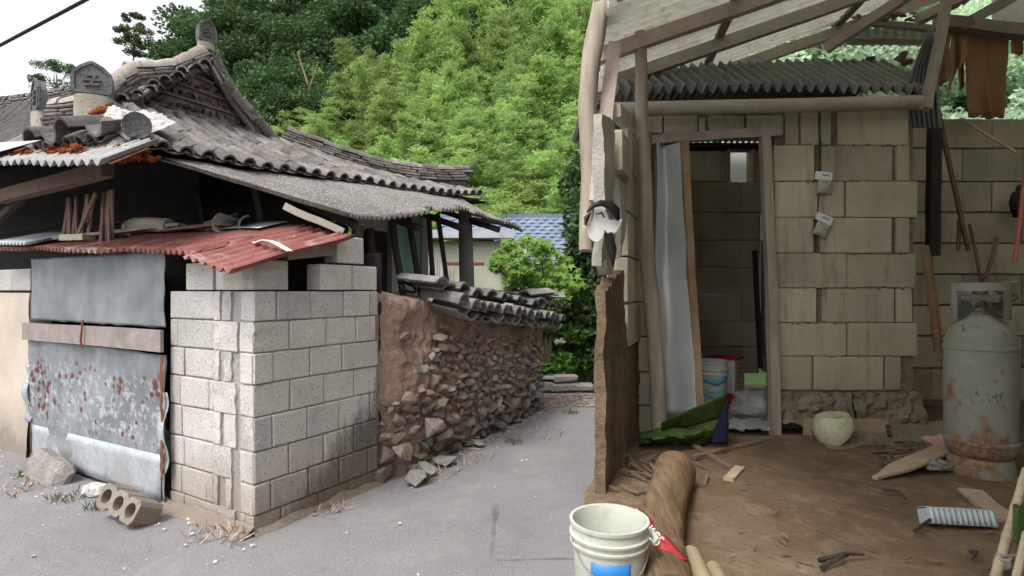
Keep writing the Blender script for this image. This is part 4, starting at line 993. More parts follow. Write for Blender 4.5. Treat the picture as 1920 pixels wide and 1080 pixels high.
for k in range(4000):
    if len(spots) >= 165: break
    px = rnd(475, 1180); f = random.random()**.85; ty = lim(px)+(375-lim(px))*f
    if px < 600 and ty > 260: continue
    Y = 13+12*(1-f)
    if any(abs(px-a)/29+abs(ty-c)/26 < 1 for a, c in spots): continue
    spots.append((px, ty))
    q = P(px, ty, Y); g = hill_z(q.x, q.y); hgt = max(3.0, min(10, q.z-g)); base = q.z-hgt; sc = hgt/8*1.06
    var = random.choice(bam)
    reg = ('on the upper' if ty < 120 else 'in the middle' if ty < 240 else 'at the foot')+' of the grove, '+('left, beside the tiled roof' if px < 640 else 'centre, above the tiled roof' if px < 860 else 'right, above the blue roof' if px < 1060 else 'far right, beside the shed'); reg = reg.replace('upper of', 'upper part of').replace('middle of', 'middle of')
    root = thing('bamboo', 'bright green bamboo plume '+reg, 'bamboo', Vector((q.x, q.y, base-.1)), 'bamboos in the grove behind the houses')
    M = Matrix.Translation(Vector((q.x, q.y, base-.1))) @ Matrix.Rotation(rnd(0, 6.28), 4, 'Z') @ Matrix.Diagonal((max(.75, sc), max(.75, sc), sc, 1))
    inst('foliage', var[0], root, M); inst('culms', var[1], root, M)
# broadleaf trees on the hill
def tree_variant(seed, mat, hgt, crown, nclump, n, L, sparse=False, trunk_r=.16):
    random.seed(seed); np.random.seed(seed); cl = []; tr = MB()
    top = Vector((rnd(-.4, .4), rnd(-.4, .4), hgt*.8)); tr.tube(curve_pts((0, 0, -.5), top, (rnd(-.3, .3), rnd(-.3, .3), 0)), [trunk_r*(1-.8*k/7) for k in range(8)], 7)
    for k in range(nclump):
        a = rnd(0, 6.283); e = rnd(-.5, 1); r = crown*rnd(.55, 1.0)*(1-.35*max(0, e)**2)
        c = Vector((math.cos(a)*r, math.sin(a)*r, hgt*(.62+.34*e))); s = crown*rnd(.22, .4)*(.95 if sparse else 1)
        cl.append((tuple(c), (s, s, s*.65)))
        tr.tube(curve_pts(Vector((top.x*.6, top.y*.6, hgt*rnd(.35, .65))), c, (0, 0, -.2), 5), [trunk_r*.35, trunk_r*.3, trunk_r*.2, trunk_r*.12, .01], 5)
    return bush_mesh('tree_crown', mat, cl, n, L, L*.55, .3, seed), tr.mesh('tree_trunk', m_bark)
dk = [tree_variant(60+k, m_dark, 9, 3.2, 34, 800, .21) for k in range(4)]
random.seed(99)
tp = []
for row, (Y, ya, yb, pxs) in enumerate([(29, 60, 10, range(425, 900, 62)), (35, 40, -60, range(430, 1000, 70)), (43, -20, -120, range(500, 1100, 80)), (26, 130, 95, range(450, 700, 58)), (24, 190, 165, range(470, 640, 50))]):
    for px in pxs:
        px += rnd(-14, 14); tops = 40-(px-420)*.8 if px < 500 else -20
        ty = max(tops+(row == 0)*5, ya+(yb-ya)*((px-335)/500)) if row < 3 else ya+rnd(-12, 12)
        ty = max(ty, tops)
        tp.append((px, ty, Y+rnd(-1, 1)))
for px, ty, Y in tp:
    q = P(px, ty, Y); sc = rnd(.8, 1.15)*(Y/30 if Y < 40 else 1.3)
    reg = ('back' if Y > 31 else 'front')+' row of the hill wood '+('above the roof ridge' if px < 520 else 'left of the bamboo' if px < 680 else 'above the bamboo')
    root = thing('broadleaf_tree', 'dark green broadleaf tree in the '+reg, 'tree', Vector((q.x, q.y, q.z-9*sc)), 'dark trees on the wooded hill')
    M = Matrix.Translation(Vector((q.x, q.y, q.z-9.1*sc))) @ Matrix.Rotation(rnd(0, 6.28), 4, 'Z') @ Matrix.Scale(sc, 4)
    v_ = random.choice(dk); inst('crown', v_[0], root, M); inst('trunk', v_[1], root, M)
for k, (px, ty, Y, sc, lab, sd) in enumerate([(252, 30, 36, .46, 'slender loose-leaved tree rising above the tiled roof left of the wooded hill', 71), (108, 112, 36, .42, 'low light green tree showing above the left end of the tiled roof', 72), (425, -14, 30, .28, 'dark treetop touching the top edge above the roof ridge', 73)]):
    q = P(px, ty, Y); v_ = tree_variant(sd, m_skyline if k < 2 else m_dark, 9, 2.4 if k == 0 else 3.3, 30 if k == 0 else 24, 190 if k < 2 else 150, .3, True)
    root = thing('tree', lab, 'tree', Vector((q.x, q.y, q.z-9*sc))); M = Matrix.Translation(Vector((q.x, q.y, q.z-9*sc))) @ Matrix.Diagonal((sc, sc, sc*1.0, 1))
    inst('crown', v_[0], root, M)
    b = MB(); b.tube([q-Vector((0, 0, 9*sc)), Vector((q.x, q.y, -.5))], [.12, .2], 6); b.build('trunk', m_bark, root); inst('limbs', v_[1], root, M)
b = MB(); q = P(580, 165, 23); b.tube([q+Vector((0, 0, -3)), q, q+Vector((-.5, 0, 1.5))], [.1, .06, .02], 5); b.tube([q, q+Vector((.4, 0, 1.1))], [.05, .01], 5); tag(b.build('dead_tree', m_brownwood), 'bare dead reddish stem between the dark trees and the left bamboo', 'dead tree')
# maple-like shrub with star leaves
random.seed(8)
mp = thing('green_shrub', 'fresh green shrub with star shaped leaves behind the tile-capped wall', 'shrub', Vector((.25, 8.6, 0)))
def star_leaves(n, fn, mat, name, size):
    vs = []; fs = []
    for k in range(n):
        c = fn(); nrm = Vector((rnd(-.6, .6), rnd(-1, -.1), rnd(.2, 1))).normalized(); A = nrm.orthogonal().normalized(); B = nrm.cross(A); b0 = len(vs); s = size*rnd(.6, 1.2); a0 = rnd(0, 6)
        for j in range(10):
            a = a0+math.pi*2*j/10; r = s*(1 if j % 2 == 0 else .38); vs.append(Vector(c)+A*math.cos(a)*r+B*math.sin(a)*r-nrm*(.25*s if j % 2 == 0 else 0))
        fs.append(tuple(range(b0, b0+10)))
    m_ = MB(); m_.v = [tuple(v) for v in vs]; m_.f = fs; m_.m = [0]*len(fs); return m_.mesh(name, mat)
cl = [(P(px, py, 8.6+rnd(-.3, .3)), r) for px, py, r in [(955, 458, .1), (985, 452, .1), (1015, 470, .2), (940, 480, .15), (975, 495, .24), (1010, 510, .3), (1045, 500, .28), (1060, 530, .3), (1020, 545, .3), (965, 525, .2), (930, 495, .12), (1000, 560, .22), (1045, 560, .25)]]
def sfn():
    c, r = random.choice(cl); d_ = Vector((random.gauss(0, 1), random.gauss(0, 1), random.gauss(0, 1))).normalized(); return c+d_*r*random.random()**.4*.95
inst('leaves', star_leaves(950, sfn, m_maple, 'shrub_leaves', .085), mp)
b = MB()
for c, r in cl: b.tube([Vector((.55, 8.7, .1)), Vector((.55, 8.7, .9)).lerp(c, .4), c], [.03, .018, .006], 5)
b.build('stems', m_bark, mp)
# dark hedge and overgrowth at the lane end, weeds
hg = thing('dark_hedge', 'dark overgrown hedge at the end of the lane beside the shed', 'hedge', Vector((1.5, 9.5, 0)))
random.seed(31)
hc = [(tuple(P(px, py, 9.4+rnd(-.5, .6))), (rr_, rr_, rr_)) for px, py, rr_ in [(1075, 600, .4), (1100, 560, .5), (1080, 520, .4), (1110, 500, .5), (1098, 460, .35), (1110, 430, .5), (1100, 390, .4), (1130, 560, .5), (1130, 480, .5), (1095, 350, .45), (1110, 310, .5), (1140, 400, .6), (1160, 520, .6), (1180, 460, .6), (1060, 570, .3), (1085, 640, .4), (1130, 640, .5), (1180, 600, .6), (1200, 380, .6)]]
inst('leaves', bush_mesh('hedge_leaves', m_hedge, hc, 800, .13, .07, 0, 3), hg)
b = MB()
for k in range(5): b.tube([Vector((1.15+.2*k, 9.5, 0)), Vector((1.2+.2*k+rnd(-.1, .1), 9.6, 1.4)), Vector((1.2+.22*k, 9.5, 2.6))], [.04, .03, .01], 6)
b.build('stems', m_bark, hg)
ub = bush_mesh('weed_leaves', m_weed, [(tuple(P(px, py, 8.9+rnd(-.3, .4))), (r, r, r*.7)) for px, py, r in [(1015, 690, .22), (1045, 680, .3), (1080, 675, .3), (1020, 655, .25), (1060, 650, .3), (1095, 650, .3), (1040, 632, .22), (1075, 625, .25), (1110, 690, .3), (1140, 660, .4), (1030, 610, .15)]], 420, .12, .06, 0, 5)
tag(inst('weed_bank', ub), 'bright green weeds behind the kerb stones at the lane end', 'weeds', kind='stuff')
wl_ = bush_mesh('white_flower_leaves', m_white, [(tuple(P(1047, 640, 8.6)), (.1, .05, .05))], 30, .07, .05, 0, 6); tag(inst('pale_blossom', wl_), 'small pale blossoms among the weeds at the lane end', 'flowers', kind='stuff')
# trees behind the shed, leaf colour paled to imitate overexposure
pv = [tree_variant(80+k, m_glareleaf, 7, 2.2, 28, 1100, .125) for k in range(3)]
random.seed(14)
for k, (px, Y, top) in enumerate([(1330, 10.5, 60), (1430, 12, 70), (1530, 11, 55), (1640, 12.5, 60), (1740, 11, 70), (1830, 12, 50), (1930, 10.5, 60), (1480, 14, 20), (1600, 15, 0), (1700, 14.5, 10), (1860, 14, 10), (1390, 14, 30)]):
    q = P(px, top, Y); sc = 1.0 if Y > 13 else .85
    root = thing('glare_pale_tree', 'tree with leaves coloured pale for glare, seen through the gap behind the shed', 'tree', Vector((q.x, q.y, q.z-7*sc)), 'glare-pale trees behind the shed')
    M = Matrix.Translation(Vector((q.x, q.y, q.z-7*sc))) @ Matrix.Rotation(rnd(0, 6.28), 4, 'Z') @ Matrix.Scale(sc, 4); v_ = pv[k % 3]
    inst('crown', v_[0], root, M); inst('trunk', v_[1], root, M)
# ================================================================ POWER CABLE
a = P(0, 85, 6.5); c = P(160, 0, 5.6); dv = c-a
b = MB(); b.tube([a-dv*4, a-dv*2, a, c, c+dv*2, c+dv*5], .018, 6); tag(b.build('power_cable', m_black), 'black overhead cable crossing the sky above the tiled roof', 'cable')
# ================================================================ SHED ON THE RIGHT
random.seed(500)
fl = MB()
def floor_pt(s, t):
    y = -2.3+8.25*t; xl = .125*y+.012 if y < 2.75 else .35+(y-2.75)*.37
    if y < 1.7: xl = .2245+(1.7-y)*.09
    x = xl+(6.2-xl)*s**1.3
    e = sstep(0, .05, s)
    return Vector((x, y, FZ+(.018*nz((x*2, y*2, 0), 1)+.012*nz((x*6, y*6, 2), 1)+.006*nz((x*17, y*17, 7), 1))*e))
fl.grid(floor_pt, 120, 150)
tag(fl.build('shed_floor', m_sfloor, smooth=True, origin=(0, 0, 0)), kind='structure')
te = MB()
te.grid(lambda s, t: (lambda q: Vector((q.x+.004, q.y, FZ*t-.05*(1-t))))(floor_pt(0, s)), 40, 3); te.grid(lambda s, t: (lambda q: Vector((q.x, q.y+.003, FZ*t-.05*(1-t))))(floor_pt(s, 0)), 20, 3)
tag(te.build('terrace_edge', m_sjoint, origin=(0, 0, 0)), kind='structure')
shed = thing('block_shed', 'open fronted shed of pale concrete blocks with a translucent sheet roof on bare poles', 'shed', Vector((2, 3.9, FZ)))
YW = 3.9
sb = [chamfer_mesh('shed_block', m_sblk, (1, 1, 1), .014, 1, 50+k) for k in range(6)]
def px_block(x0, x1, y0, y1, Y=YW, dep=.15, me=None, proud=None, gap=.005):
    a = P(x0, y1, Y); c = P(x1, y0, Y); pr = rnd(-.008, .008) if proud is None else proud
    M = Matrix.Translation(((a.x+c.x)/2, Y+dep/2-pr, (a.z+c.z)/2)) @ Matrix.Rotation(rnd(-.01, .01), 4, 'Z') @ Matrix.Rotation(rnd(-.008, .008), 4, 'Y') @ Matrix.Diagonal((c.x-a.x-gap, dep, c.z-a.z-gap, 1))
    return inst('concrete_block', me or random.choice(sb), shed, M)
rows = [(205, 272, [(1472, 1498), (1501, 1535), (1537, 1559), (1572, 1706)]), (272, 340, [(1450, 1527), (1541, 1675), (1681, 1706)]), (340, 408, [(1452, 1584), (1587, 1720)]),
        (408, 475, [(1453, 1526), (1538, 1672), (1680, 1706)]), (475, 540, [(1455, 1586), (1588, 1720)]), (540, 605, [(1456, 1531), (1542, 1678), (1681, 1711)]),
        (605, 668, [(1457, 1588), (1590, 1720)]), (668, 732, [(1458, 1523), (1526, 1657), (1660, 1689)])]
for y0, y1, bs in rows:
    for x0, x1 in bs: px_block(x0, x1, y0, y1)
for x0, x1 in ((1216, 1243), (1245, 1309), (1328, 1396), (1400, 1470)): px_block(x0, x1, 215, 250)
px_block(1311, 1322, 220, 250, proud=.01)
for y0, y1 in ((250, 300), (302, 365), (367, 432), (434, 500), (502, 566), (568, 630), (632, 696), (698, 760), (762, 812)): px_block(1168, 1222, y0, y1, 3.88)
m = MB()
def pxbox(x0, x1, y0, y1, Y, dep): a = P(x0, y1, Y); c = P(x1, y0, Y); m.box(((a.x+c.x)/2, Y+dep/2, (a.z+c.z)/2), (c.x-a.x, dep, c.z-a.z))
pxbox(1450, 1712, 207, 790, YW+.022, .11); pxbox(1216, 1470, 217, 249, YW+.022, .11); pxbox(1190, 1226, 252, 812, YW+.022, .11)
m.build('joint_mortar', m_sjoint, shed)
# drips of mortar squeezed out of the joints
dm = MB()
for y0, y1, bs in rows:
    for k in range(26):
        x = rnd(1455, 1705); q = P(x, y1+rnd(-2.5, 2.5), YW); dm.rock(q+Vector((0, .004, 0)), (rnd(.01, .03), .012, rnd(.006, .014)), 8)
    for x0, x1 in bs[1:]:
        for k in range(7): dm.rock(P(x0-rnd(1, 8), rnd(y0+4, y1-4), YW)+Vector((0, .02, 0)), (.012, .02, rnd(.015, .035)), 8)
tag(dm.build('squeezed_mortar', m_sjoint, shed), kind='stuff')
# rough base course
for x0, x1 in ((1458, 1590), (1594, 1722)):
    b = MB(); a = P(x0, 790, YW); c = P(x1, 735, YW)
    def fn(s, t, a=a, c=c):
        return Vector((a.x+(c.x-a.x)*s, YW-.03-.05*nz((s*3+x0, t*2, 0), 1)-.035*nz((s*11+x0, t*6, 2), 1)-.05*(1-t), a.z+(c.z-a.z)*t+.02*nz((s*5, x0, 1), 1)))
    b.grid(fn, 30, 12); b.grid(lambda s, t, fn=fn: fn(s, 1)+Vector((0, .12*t, 0)), 30, 1); b.grid(lambda s, t, fn=fn: fn(1, s)+Vector((0, .14*t, 0)), 12, 1)
    b.build('rough_base_block', m_sjoint, shed, smooth=75)
b = MB(); b.grid(lambda s, t: (lambda x: Vector((x, YW-.05-.32*t*(1+.3*nz((x*3, 0, 0), 1)), FZ+.10*(1-t)**1.5+.015*nz((x*6, t*4, 1), 1)+.004)))(2.0+1.1*s), 40, 10); b.build('spilled_mortar', m_sjoint, shed, smooth=75)
# return wall of the room and dark slot
for k, (y0, y1) in enumerate([(250, 272), (273, 339), (341, 407), (409, 474), (476, 540), (542, 605), (607, 668), (670, 732), (734, 800)]):
    z0 = P(0, y1, YW).z; z1 = P(0, y0, YW).z; L = .55
    for j in range(3):
        ya = YW+.155+j*L-(.2 if k % 2 else 0); yb = ya+L-.006
        if k % 2 and j == 0: ya = YW+.155
        inst('concrete_block', sb[(k+j) % 6], shed, Matrix.Translation((2.83-.075+rnd(-.01, .01), (ya+yb)/2, (z0+z1)/2)) @ Matrix.Diagonal((.15, yb-ya, z1-z0-.006, 1)))
# right rear wall (4.75 m away)
YB = 4.75
for k, (y0, y1) in enumerate([(222, 278), (279, 340), (341, 398), (399, 456), (457, 514), (515, 572), (573, 630), (631, 690), (691, 752)]):
    x = 1522+(57 if k % 2 else 0)
    while x < 2200:
        px_block(max(x, 1598), x+112, y0, y1+rnd(-1, 0), YB, gap=.008); x += 113
m = MB(); pxbox(1600, 2300, 224, 760, YB+.03, .1); m.build('joint_mortar', m_sjoint, shed)
# room behind: rear wall with window hole, side walls, floor, roof
YR = 5.5
rblk = [chamfer_mesh('room_block', m_sblk, (1, 1, 1), .02, 1, 70+k) for k in range(3)]
for k, (y0, y1) in enumerate([(283, 340), (341, 398), (399, 450), (451, 502), (503, 552), (553, 602), (603, 650), (651, 700)]):
    x = 1190-(40 if k % 2 else 0)
    while x < 1560:
        if k == 0 and x+80 > 1368 and x < 1412:
            if x < 1368: px_block(x, 1366, y0, y1, YR, me=rblk[k % 3])
            x = 1413; continue
        x1 = x+80
        if k >= 2 and x < 1424 and x1 > 1424: px_block(x, 1424, y0, y1, YR, me=rblk[k % 3]); x = 1438; continue
        px_block(x, x1, y0, y1, YR, me=rblk[k % 3], gap=.002); x = x1
b = MB(); b.bar(P(1190, 277, YR+.05), P(1560, 277, YR+.05), .15, .06); b.build('wall_plate', m_darkwood, shed)
b = MB(); a = P(1366, 340, YR); b.box((a.x, YR+.07, 2.73), (.025, .17, .32)); b.build('window_jamb', m_plank, shed); b = MB(); a = P(1414, 340, YR); b.box((a.x, YR+.07, 2.73), (.025, .17, .32)); b.build('window_jamb', m_plank, shed)
b = MB(); a = P(1389, 312, YR+.2); b.box((a.x, YR+.2, 2.74), (.42, .012, .55)); m_glarepanel = simple('glare_white_film', (.78, .78, .76), (.82, .82, .8), 3, bump=.05); translucent(m_glarepanel, .7); b.build('window_glare_panel', m_glarepanel, shed)  # translucent panel added to give the window hole a white glare
b = MB(); b.box((1.0, 4.75, 1.65), (.12, 1.6, 2.3)); b.build('room_side_wall', m_sblk, shed)
b = MB(); b.grid(lambda s, t: Vector((1.0+1.85*s, 3.93+1.6*t, FZ+.035+.01*nz((s*5, t*5, 0), 1))), 14, 14); b.build('room_floor', m_conc_floor, shed, smooth=True)
b = MB(); b.box(P(1433, 560, 5.35), (.05, .04, 1.1)); b.build('loose_board', m_oldwood, shed)
b = MB(); b.bar(P(1415, 470, 5.2), P(1426, 690, 5.2), .05, .03); b.build('loose_board', m_darkwood, shed)
# room roof: ribbed sheet, steep enough that its top shows
def room_roof(s, t):
    x = .66+2.22*s; y = 3.80+.56*t; z = 2.845+(.35+.08*s)*t+.03*math.sin(s*3)
    return Vector((x, y, z+.03*math.cos(2*math.pi*30*s)+.008*nz((x*3, y*3, 0), 1)))
b = MB(); b.grid(room_roof, 344, 6); b.build('ribbed_room_roof', m_ribsheet, shed, smooth=60, solid=.004)
b = MB(); b.grid(lambda s, t: Vector((.6+2.3*s, 4.37+1.2*t, 3.2-.22*t+.018*math.cos(2*math.pi*40*s))), 320, 4); b.build('ribbed_room_roof', m_ribsheet, shed, smooth=60, solid=.004)
b = MB()
def twist(s, t):
    py = 58+182*t; xl = 1741-46*math.sin(math.pi*min(1, t*.95)*.62)+18*max(0, t-.6); xr = 1750+16*t
    return P(xl+(xr-xl)*s, py, 3.93-.12*s+.012*math.cos(2*math.pi*7*s))
b.grid(twist, 56, 14); b.build('bent_hanging_sheet', m_ribsheet, shed, smooth=60, solid=.004)
b = MB(); b.tube([P(1135, 207, 3.75), P(1300, 202, 3.76), P(1500, 198, 3.76), P(1727, 192, 3.76)], [.05, .048, .05, .046], 10, rough=.06); b.build('front_log_beam', m_beam, shed, smooth=60)
b = MB()
for px in (1600, 1640, 1700, 1712): b.rock(room_roof((P(px, 150, 4.3).x-.66)/2.22, .97)+Vector((0, .02, .03)), (rnd(.04, .08), .06, rnd(.025, .05)), 12)
tag(b.build('rubble_on_room_roof', m_smud, shed), kind='stuff')
b = MB(); b.rock(P(1646, 176, 3.79), (.022, .012, .012), 20); b.build('white_pebble', m_white, shed, smooth=80)
# door frame, metal door leaf, posts
def stick(name, pts, w, h_, mat, up=(0, 1, 0), jit=.003, parent=shed):
    b = MB()
    for p, q in zip(pts[:-1], pts[1:]): b.bar(p, q, w, h_, up, jit=jit)
    return b.build(name, mat, parent)
stick('lintel_timber', [P(1222, 262, 3.86), P(1462, 247, 3.86)], .06, .05, m_oldwood)
stick('door_post', [P(1433, 252, 3.86), P(1446, 540, 3.86), P(1454, 818, 3.86)], .062, .06, m_oldwood_v)
stick('door_edge_timber', [P(1284, 264, 3.7), P(1296, 520, 3.66), P(1313, 782, 3.62)], .045, .05, m_log)
b = MB()
def leaf_door(s, t):
    a = P(1226, 790, 3.72).lerp(P(1232, 264, 3.8), t); c = P(1309, 780, 3.6).lerp(P(1280, 264, 3.7), t)
    q = a.lerp(c, s); bul = .10*math.sin(math.pi*s)
    return q+Vector((0, bul+.018*math.sin(t*13+s*2)*(1-s*.6)+.02*nz((s*3, t*6, 1), 1), 0))
b.grid(leaf_door, 18, 50)
m_bright = simple('bright_zinc', (.4, .43, .45), (.55, .57, .57), 2, rough=.45, bump=.1, metal=.35, spec=.5)
dl = b.build('tin_door_leaf', m_bright, shed, smooth=True, solid=.004)
def rough_post(name, pts, rad, mat, label=None):
    b = MB(); pp = []; rr_ = []
    for i in range(len(pts)-1):
        for k in range(6): pp.append(pts[i].lerp(pts[i+1], k/6)); rr_.append(rad[i]+(rad[i+1]-rad[i])*k/6)
    pp.append(pts[-1]); rr_.append(rad[-1])
    pp = [p+Vector((.008*nz(p*4, 1), .008*nz(p*4, 1, 9), 0)) for p in pp]
    b.tube(pp, rr_, 12, rough=.14); return b.build(name, mat, shed, smooth=70)
rough_post('bare_pole', [F(1240, 832), P(1232, 700, 3.64), P(1214, 480, 3.62), P(1207, 300, 3.56), P(1201, 60, 3.5)], [.052, .05, .05, .042, .036], m_oldwood_v)
rough_post('curved_pole', [P(1098, 470, 3.0), P(1104, 330, 3.05), P(1100, 200, 3.1), P(1110, 100, 3.12), P(1131, -20, 3.15)], [.036, .044, .05, .054, .05], m_oldwood_v)
stick('slanted_plank', [P(1117, 378, 2.95), P(1153, 80, 3.3)], .075, .022, m_beampink, (.2, 1, 0))
# left wall: mud below, pale plaster above, cracked open between
A0 = Vector((.437, 2.70, FZ)); A1 = Vector((.90, 3.93, FZ)); ad = (A1-A0); aL = ad.length; ad = ad/aL; an = Vector((ad.y, -ad.x, 0))
def wall_pt(d_, z, off=0): return A0+ad*d_+an*off+Vector((0, 0, z-FZ))
def wslab(name, mat, d0, d1, zlo, zhi, th=.05, rough=.02, n=26, k_=18, parent=shed):
    b = MB()
    def fr(s, t, side):
        d_ = d0+(d1-d0)*s; za, zb = zlo(s), zhi(s); z = za+(zb-za)*t
        e = rough*nz((d_*4, z*4, side*5), 1)+rough*.5*nz((d_*14, z*14, side), 1)
        jd = .02*nz((z*5, s*9, 3), 1) if s in (0, 1) else 0
        return wall_pt(d_+jd, z, (e if side else -th+e))
    b.grid(lambda s, t: fr(s, t, 1), n, k_); b.grid(lambda s, t: fr(s, t, 0), n, k_)
    for s_ in (0, 1): b.grid(lambda p, t, s_=s_: fr(s_, t, p), 1, k_)
    for t_ in (0, 1): b.grid(lambda s, p, t_=t_: fr(s, t_, p), n, 1)
    return b.build(name, mat, parent, smooth=60)
mudtop = lambda s: 1.50+.12*s-.55*sstep(.55, .72, s)*sstep(.9, .74, s)*0+.05*nz((s*9, 1, 1), 1)
wslab('mud_wall_panel', m_smud, .05, .60, lambda s: 0.0, mudtop, rough=.018, k_=40)
wslab('mud_wall_panel', m_smud, .655, 1.3, lambda s: 0.0, lambda s: 1.15, rough=.025, k_=30)
wslab('mud_wall_panel', m_smud, .56, .70, lambda s: 0.0, lambda s: 1.32, rough=.025, k_=30)
for k, (z0, z1) in enumerate([(1.16, 1.42), (1.43, 1.70), (1.71, 1.97), (1.98, 2.23)]):
    inst('concrete_block', sb[k % 6], shed, Matrix.Translation(wall_pt(1.0, (z0+z1)/2, -.04)) @ Matrix.Rotation(math.atan2(ad.y, ad.x), 4, 'Z') @ Matrix.Diagonal((.60 if k % 2 else .56, .10, z1-z0, 1)))
inst('concrete_block', sb[2], shed, Matrix.Translation(wall_pt(1.02, 2.36, -.04)) @ Matrix.Rotation(math.atan2(ad.y, ad.x), 4, 'Z') @ Matrix.Diagonal((.62, .10, .24, 1)))
inst('concrete_block', sb[4], shed, Matrix.Translation(wall_pt(.55, 2.27, -.02)) @ Matrix.Rotation(math.atan2(ad.y, ad.x), 4, 'Z') @ Matrix.Diagonal((.32, .10, .22, 1)))
wslab('plaster_wall_panel', m_splaster, .02, .32, lambda s: 1.62+.04*math.sin(s*7), lambda s: 2.36+.05*s, rough=.015, th=.05)
wslab('plaster_wall_panel', m_splaster, .5, .72, lambda s: 1.68+.3*s, lambda s: 2.14, rough=.015)
b = MB(); b.bar(wall_pt(.5, 2.52, -.03), wall_pt(1.3, 2.62, -.03), .07, .07, jit=.004); b.build('wall_head_beam', m_beam, shed)
# scalloped white plastic piece and black cloth stuck in the crack
out_ = [(1090, 424), (1100, 430), (1104, 445), (1112, 452), (1121, 453), (1129, 446), (1134, 431), (1139, 437), (1148, 440), (1156, 434), (1161, 425), (1167, 411), (1142, 412), (1137, 397), (1126, 389), (1115, 392), (1111, 411), (1103, 420)]
sc_ = MB(); n_ = len(out_)
sc_.add([P(x, y, 2.63+.0006*(x-1090)) for x, y in out_]+[P(x, y, 2.645+.0006*(x-1090)) for x, y in out_], [tuple(range(n_)), tuple(range(2*n_-1, n_-1, -1))]+[(k, (k+1) % n_, n_+(k+1) % n_, n_+k) for k in range(n_)])
tag(sc_.build('scalloped_plastic', m_white), 'white scalloped piece of plastic wedged on the broken mud wall', 'plastic piece')
b = MB()
b.tube([P(1101, 398, 2.62), P(1112, 386, 2.62), P(1127, 381, 2.62), P(1142, 384, 2.63), P(1152, 395, 2.64), P(1159, 412, 2.66)], [.005, .012, .014, .02, .024, .01], 8, rough=.5); b.tube([P(1098, 422, 2.62), P(1100, 408, 2.62), P(1107, 398, 2.62)], [.006, .014, .004], 6); b.tube([P(1117, 402, 2.61), P(1128, 399, 2.61), P(1133, 408, 2.61)], [.003, .006, .004], 5)
b.tube([P(1141, 436, 2.68), P(1147, 468, 2.69), P(1150, 500, 2.70)], [.02, .024, .004], 8, rough=.3)
tag(b.build('black_cloth', m_black, smooth=True), 'crumpled black cloth draped over and below the white scalloped plastic', 'cloth')
# ---------------- roof over the shed: plane rising to the right
def rz(x, y=0): return 2.85+.35*x
cor = MB()
def shed_roof(x0, x1, y0, y1, nw):
    def fn(s, t): 
        x = x0+(x1-x0)*t; y = y0+(y1-y0)*s; return Vector((x, y, rz(x)+.034*math.cos(2*math.pi*nw*.75*s)+.006*nz((x, y*2, 0), 1)))
    return fn
for k, (y0, y1) in enumerate([(-2.2, -1.2), (-1.25, -.1), (-.15, 1.05), (1.0, 1.95), (1.9, 2.9), (2.85, 3.9), (3.86, 4.93)]):  # nearer sheets, out of view past the camera, added to dim the shed
    b = MB(); xl = .125*y1+.03 if k > 4 else .42; b.grid(lambda s, t, f=shed_roof(xl, 4.7, y0, y1, 13): f(s, t)+Vector((0, 0, .004*k)), 13*8, 14); b.build('translucent_roof_sheet', m_roofsheet, shed, smooth=60, solid=.003)
for k, (yy, mat) in enumerate([(3.5, m_beampink), (4.12, m_beam), (4.9, m_beam), (2.7, m_beampink)]):
    stick('roof_beam', [Vector(((.52, .60, .75, .5)[k], yy, rz((.52, .60, .75, .5)[k])-.075)), Vector((2.6, yy+.02, rz(2.6)-.075)), Vector((4.7, yy, rz(4.7)-.075))], .075, .085, mat, (0, 0, 1), .004)
for k, px in enumerate((0, 1)):
    x0 = [.98, 2.15][k]; stick('roof_batten', [Vector((x0, 2.2, rz(x0)-.022)), Vector((x0+.42, 3.5, rz(x0+.42)-.022)), Vector((x0+.7, 4.9, rz(x0+.7)-.022))], .06, .03, m_oldwood, (0, 0, 1), .003)
b = MB(); b.box((.46, -.95, 1.6), (.1, 2.6, 3.2)); b.build('left_light_blocker', m_sblk, shed)  # unseen wall added to cut daylight coming in from the left
b = MB(); b.box((2.6, -2.25, 1.7), (4.3, .12, 3.4)); b.build('near_light_blocker', m_sblk, shed)  # unseen wall added behind the camera to dim the shed
b = MB(); b.box((4.85, 1.3, 2.2), (.12, 7.2, 4.4)); b.build('right_light_blocker', m_sblk, shed)  # unseen wall added on the right to darken the interior
rough_post('bare_pole', [Vector((.48, -.6, 0)), Vector((.46, -.6, 1.5)), Vector((.5, -.6, 2.98))], [.05, .045, .04], m_oldwood_v)
# broken roof end at the right
stick('broken_rafter', [P(1548, 92, 4.9), P(1690, 0, 4.6), P(1760, -60, 4.4)], .08, .08, m_beampink, (0, 0, 1))
stick('broken_rafter', [P(1595, 58, 4.95), P(1540, 30, 4.9), P(1500, -20, 4.8)], .06, .05, m_oldwood, (0, 0, 1))
stick('broken_rafter', [P(1720, 38, 4.3), P(1800, 0, 4.2), P(1850, -40, 4.1)], .12, .06, m_beampink, (0, 0, 1))
stick('broken_rafter', [P(1815, 42, 4.0), P(1890, 0, 4.0), P(1930, -40, 4.0)], .1, .07, m_oldwood, (0, 0, 1))
b = MB(); b.grid(lambda s, t: P(1575+190*s, 84-34*t, 5.6-.55*t)+Vector((0, 0, .02*math.cos(2*math.pi*11*s))), 88, 3); b.build('pale_eave_sheet', m_white, shed, smooth=60, solid=.004)
stick('eave_rail', [P(1585, 78, 5.3), P(1750, 80, 5.3)], .05, .04, m_beam, (0, 0, 1)); stick('eave_rail', [P(1628, 42, 5.0), P(1752, 54, 5.0)], .05, .05, m_oldwood, (0, 0, 1))
stick('door_head_beam', [P(1756, 42, 4.4), P(1930, 62, 4.4), P(2050, 72, 4.4)], .1, .09, m_oldwood, (0, 0, 1))
random.seed(61)
om2 = MB()
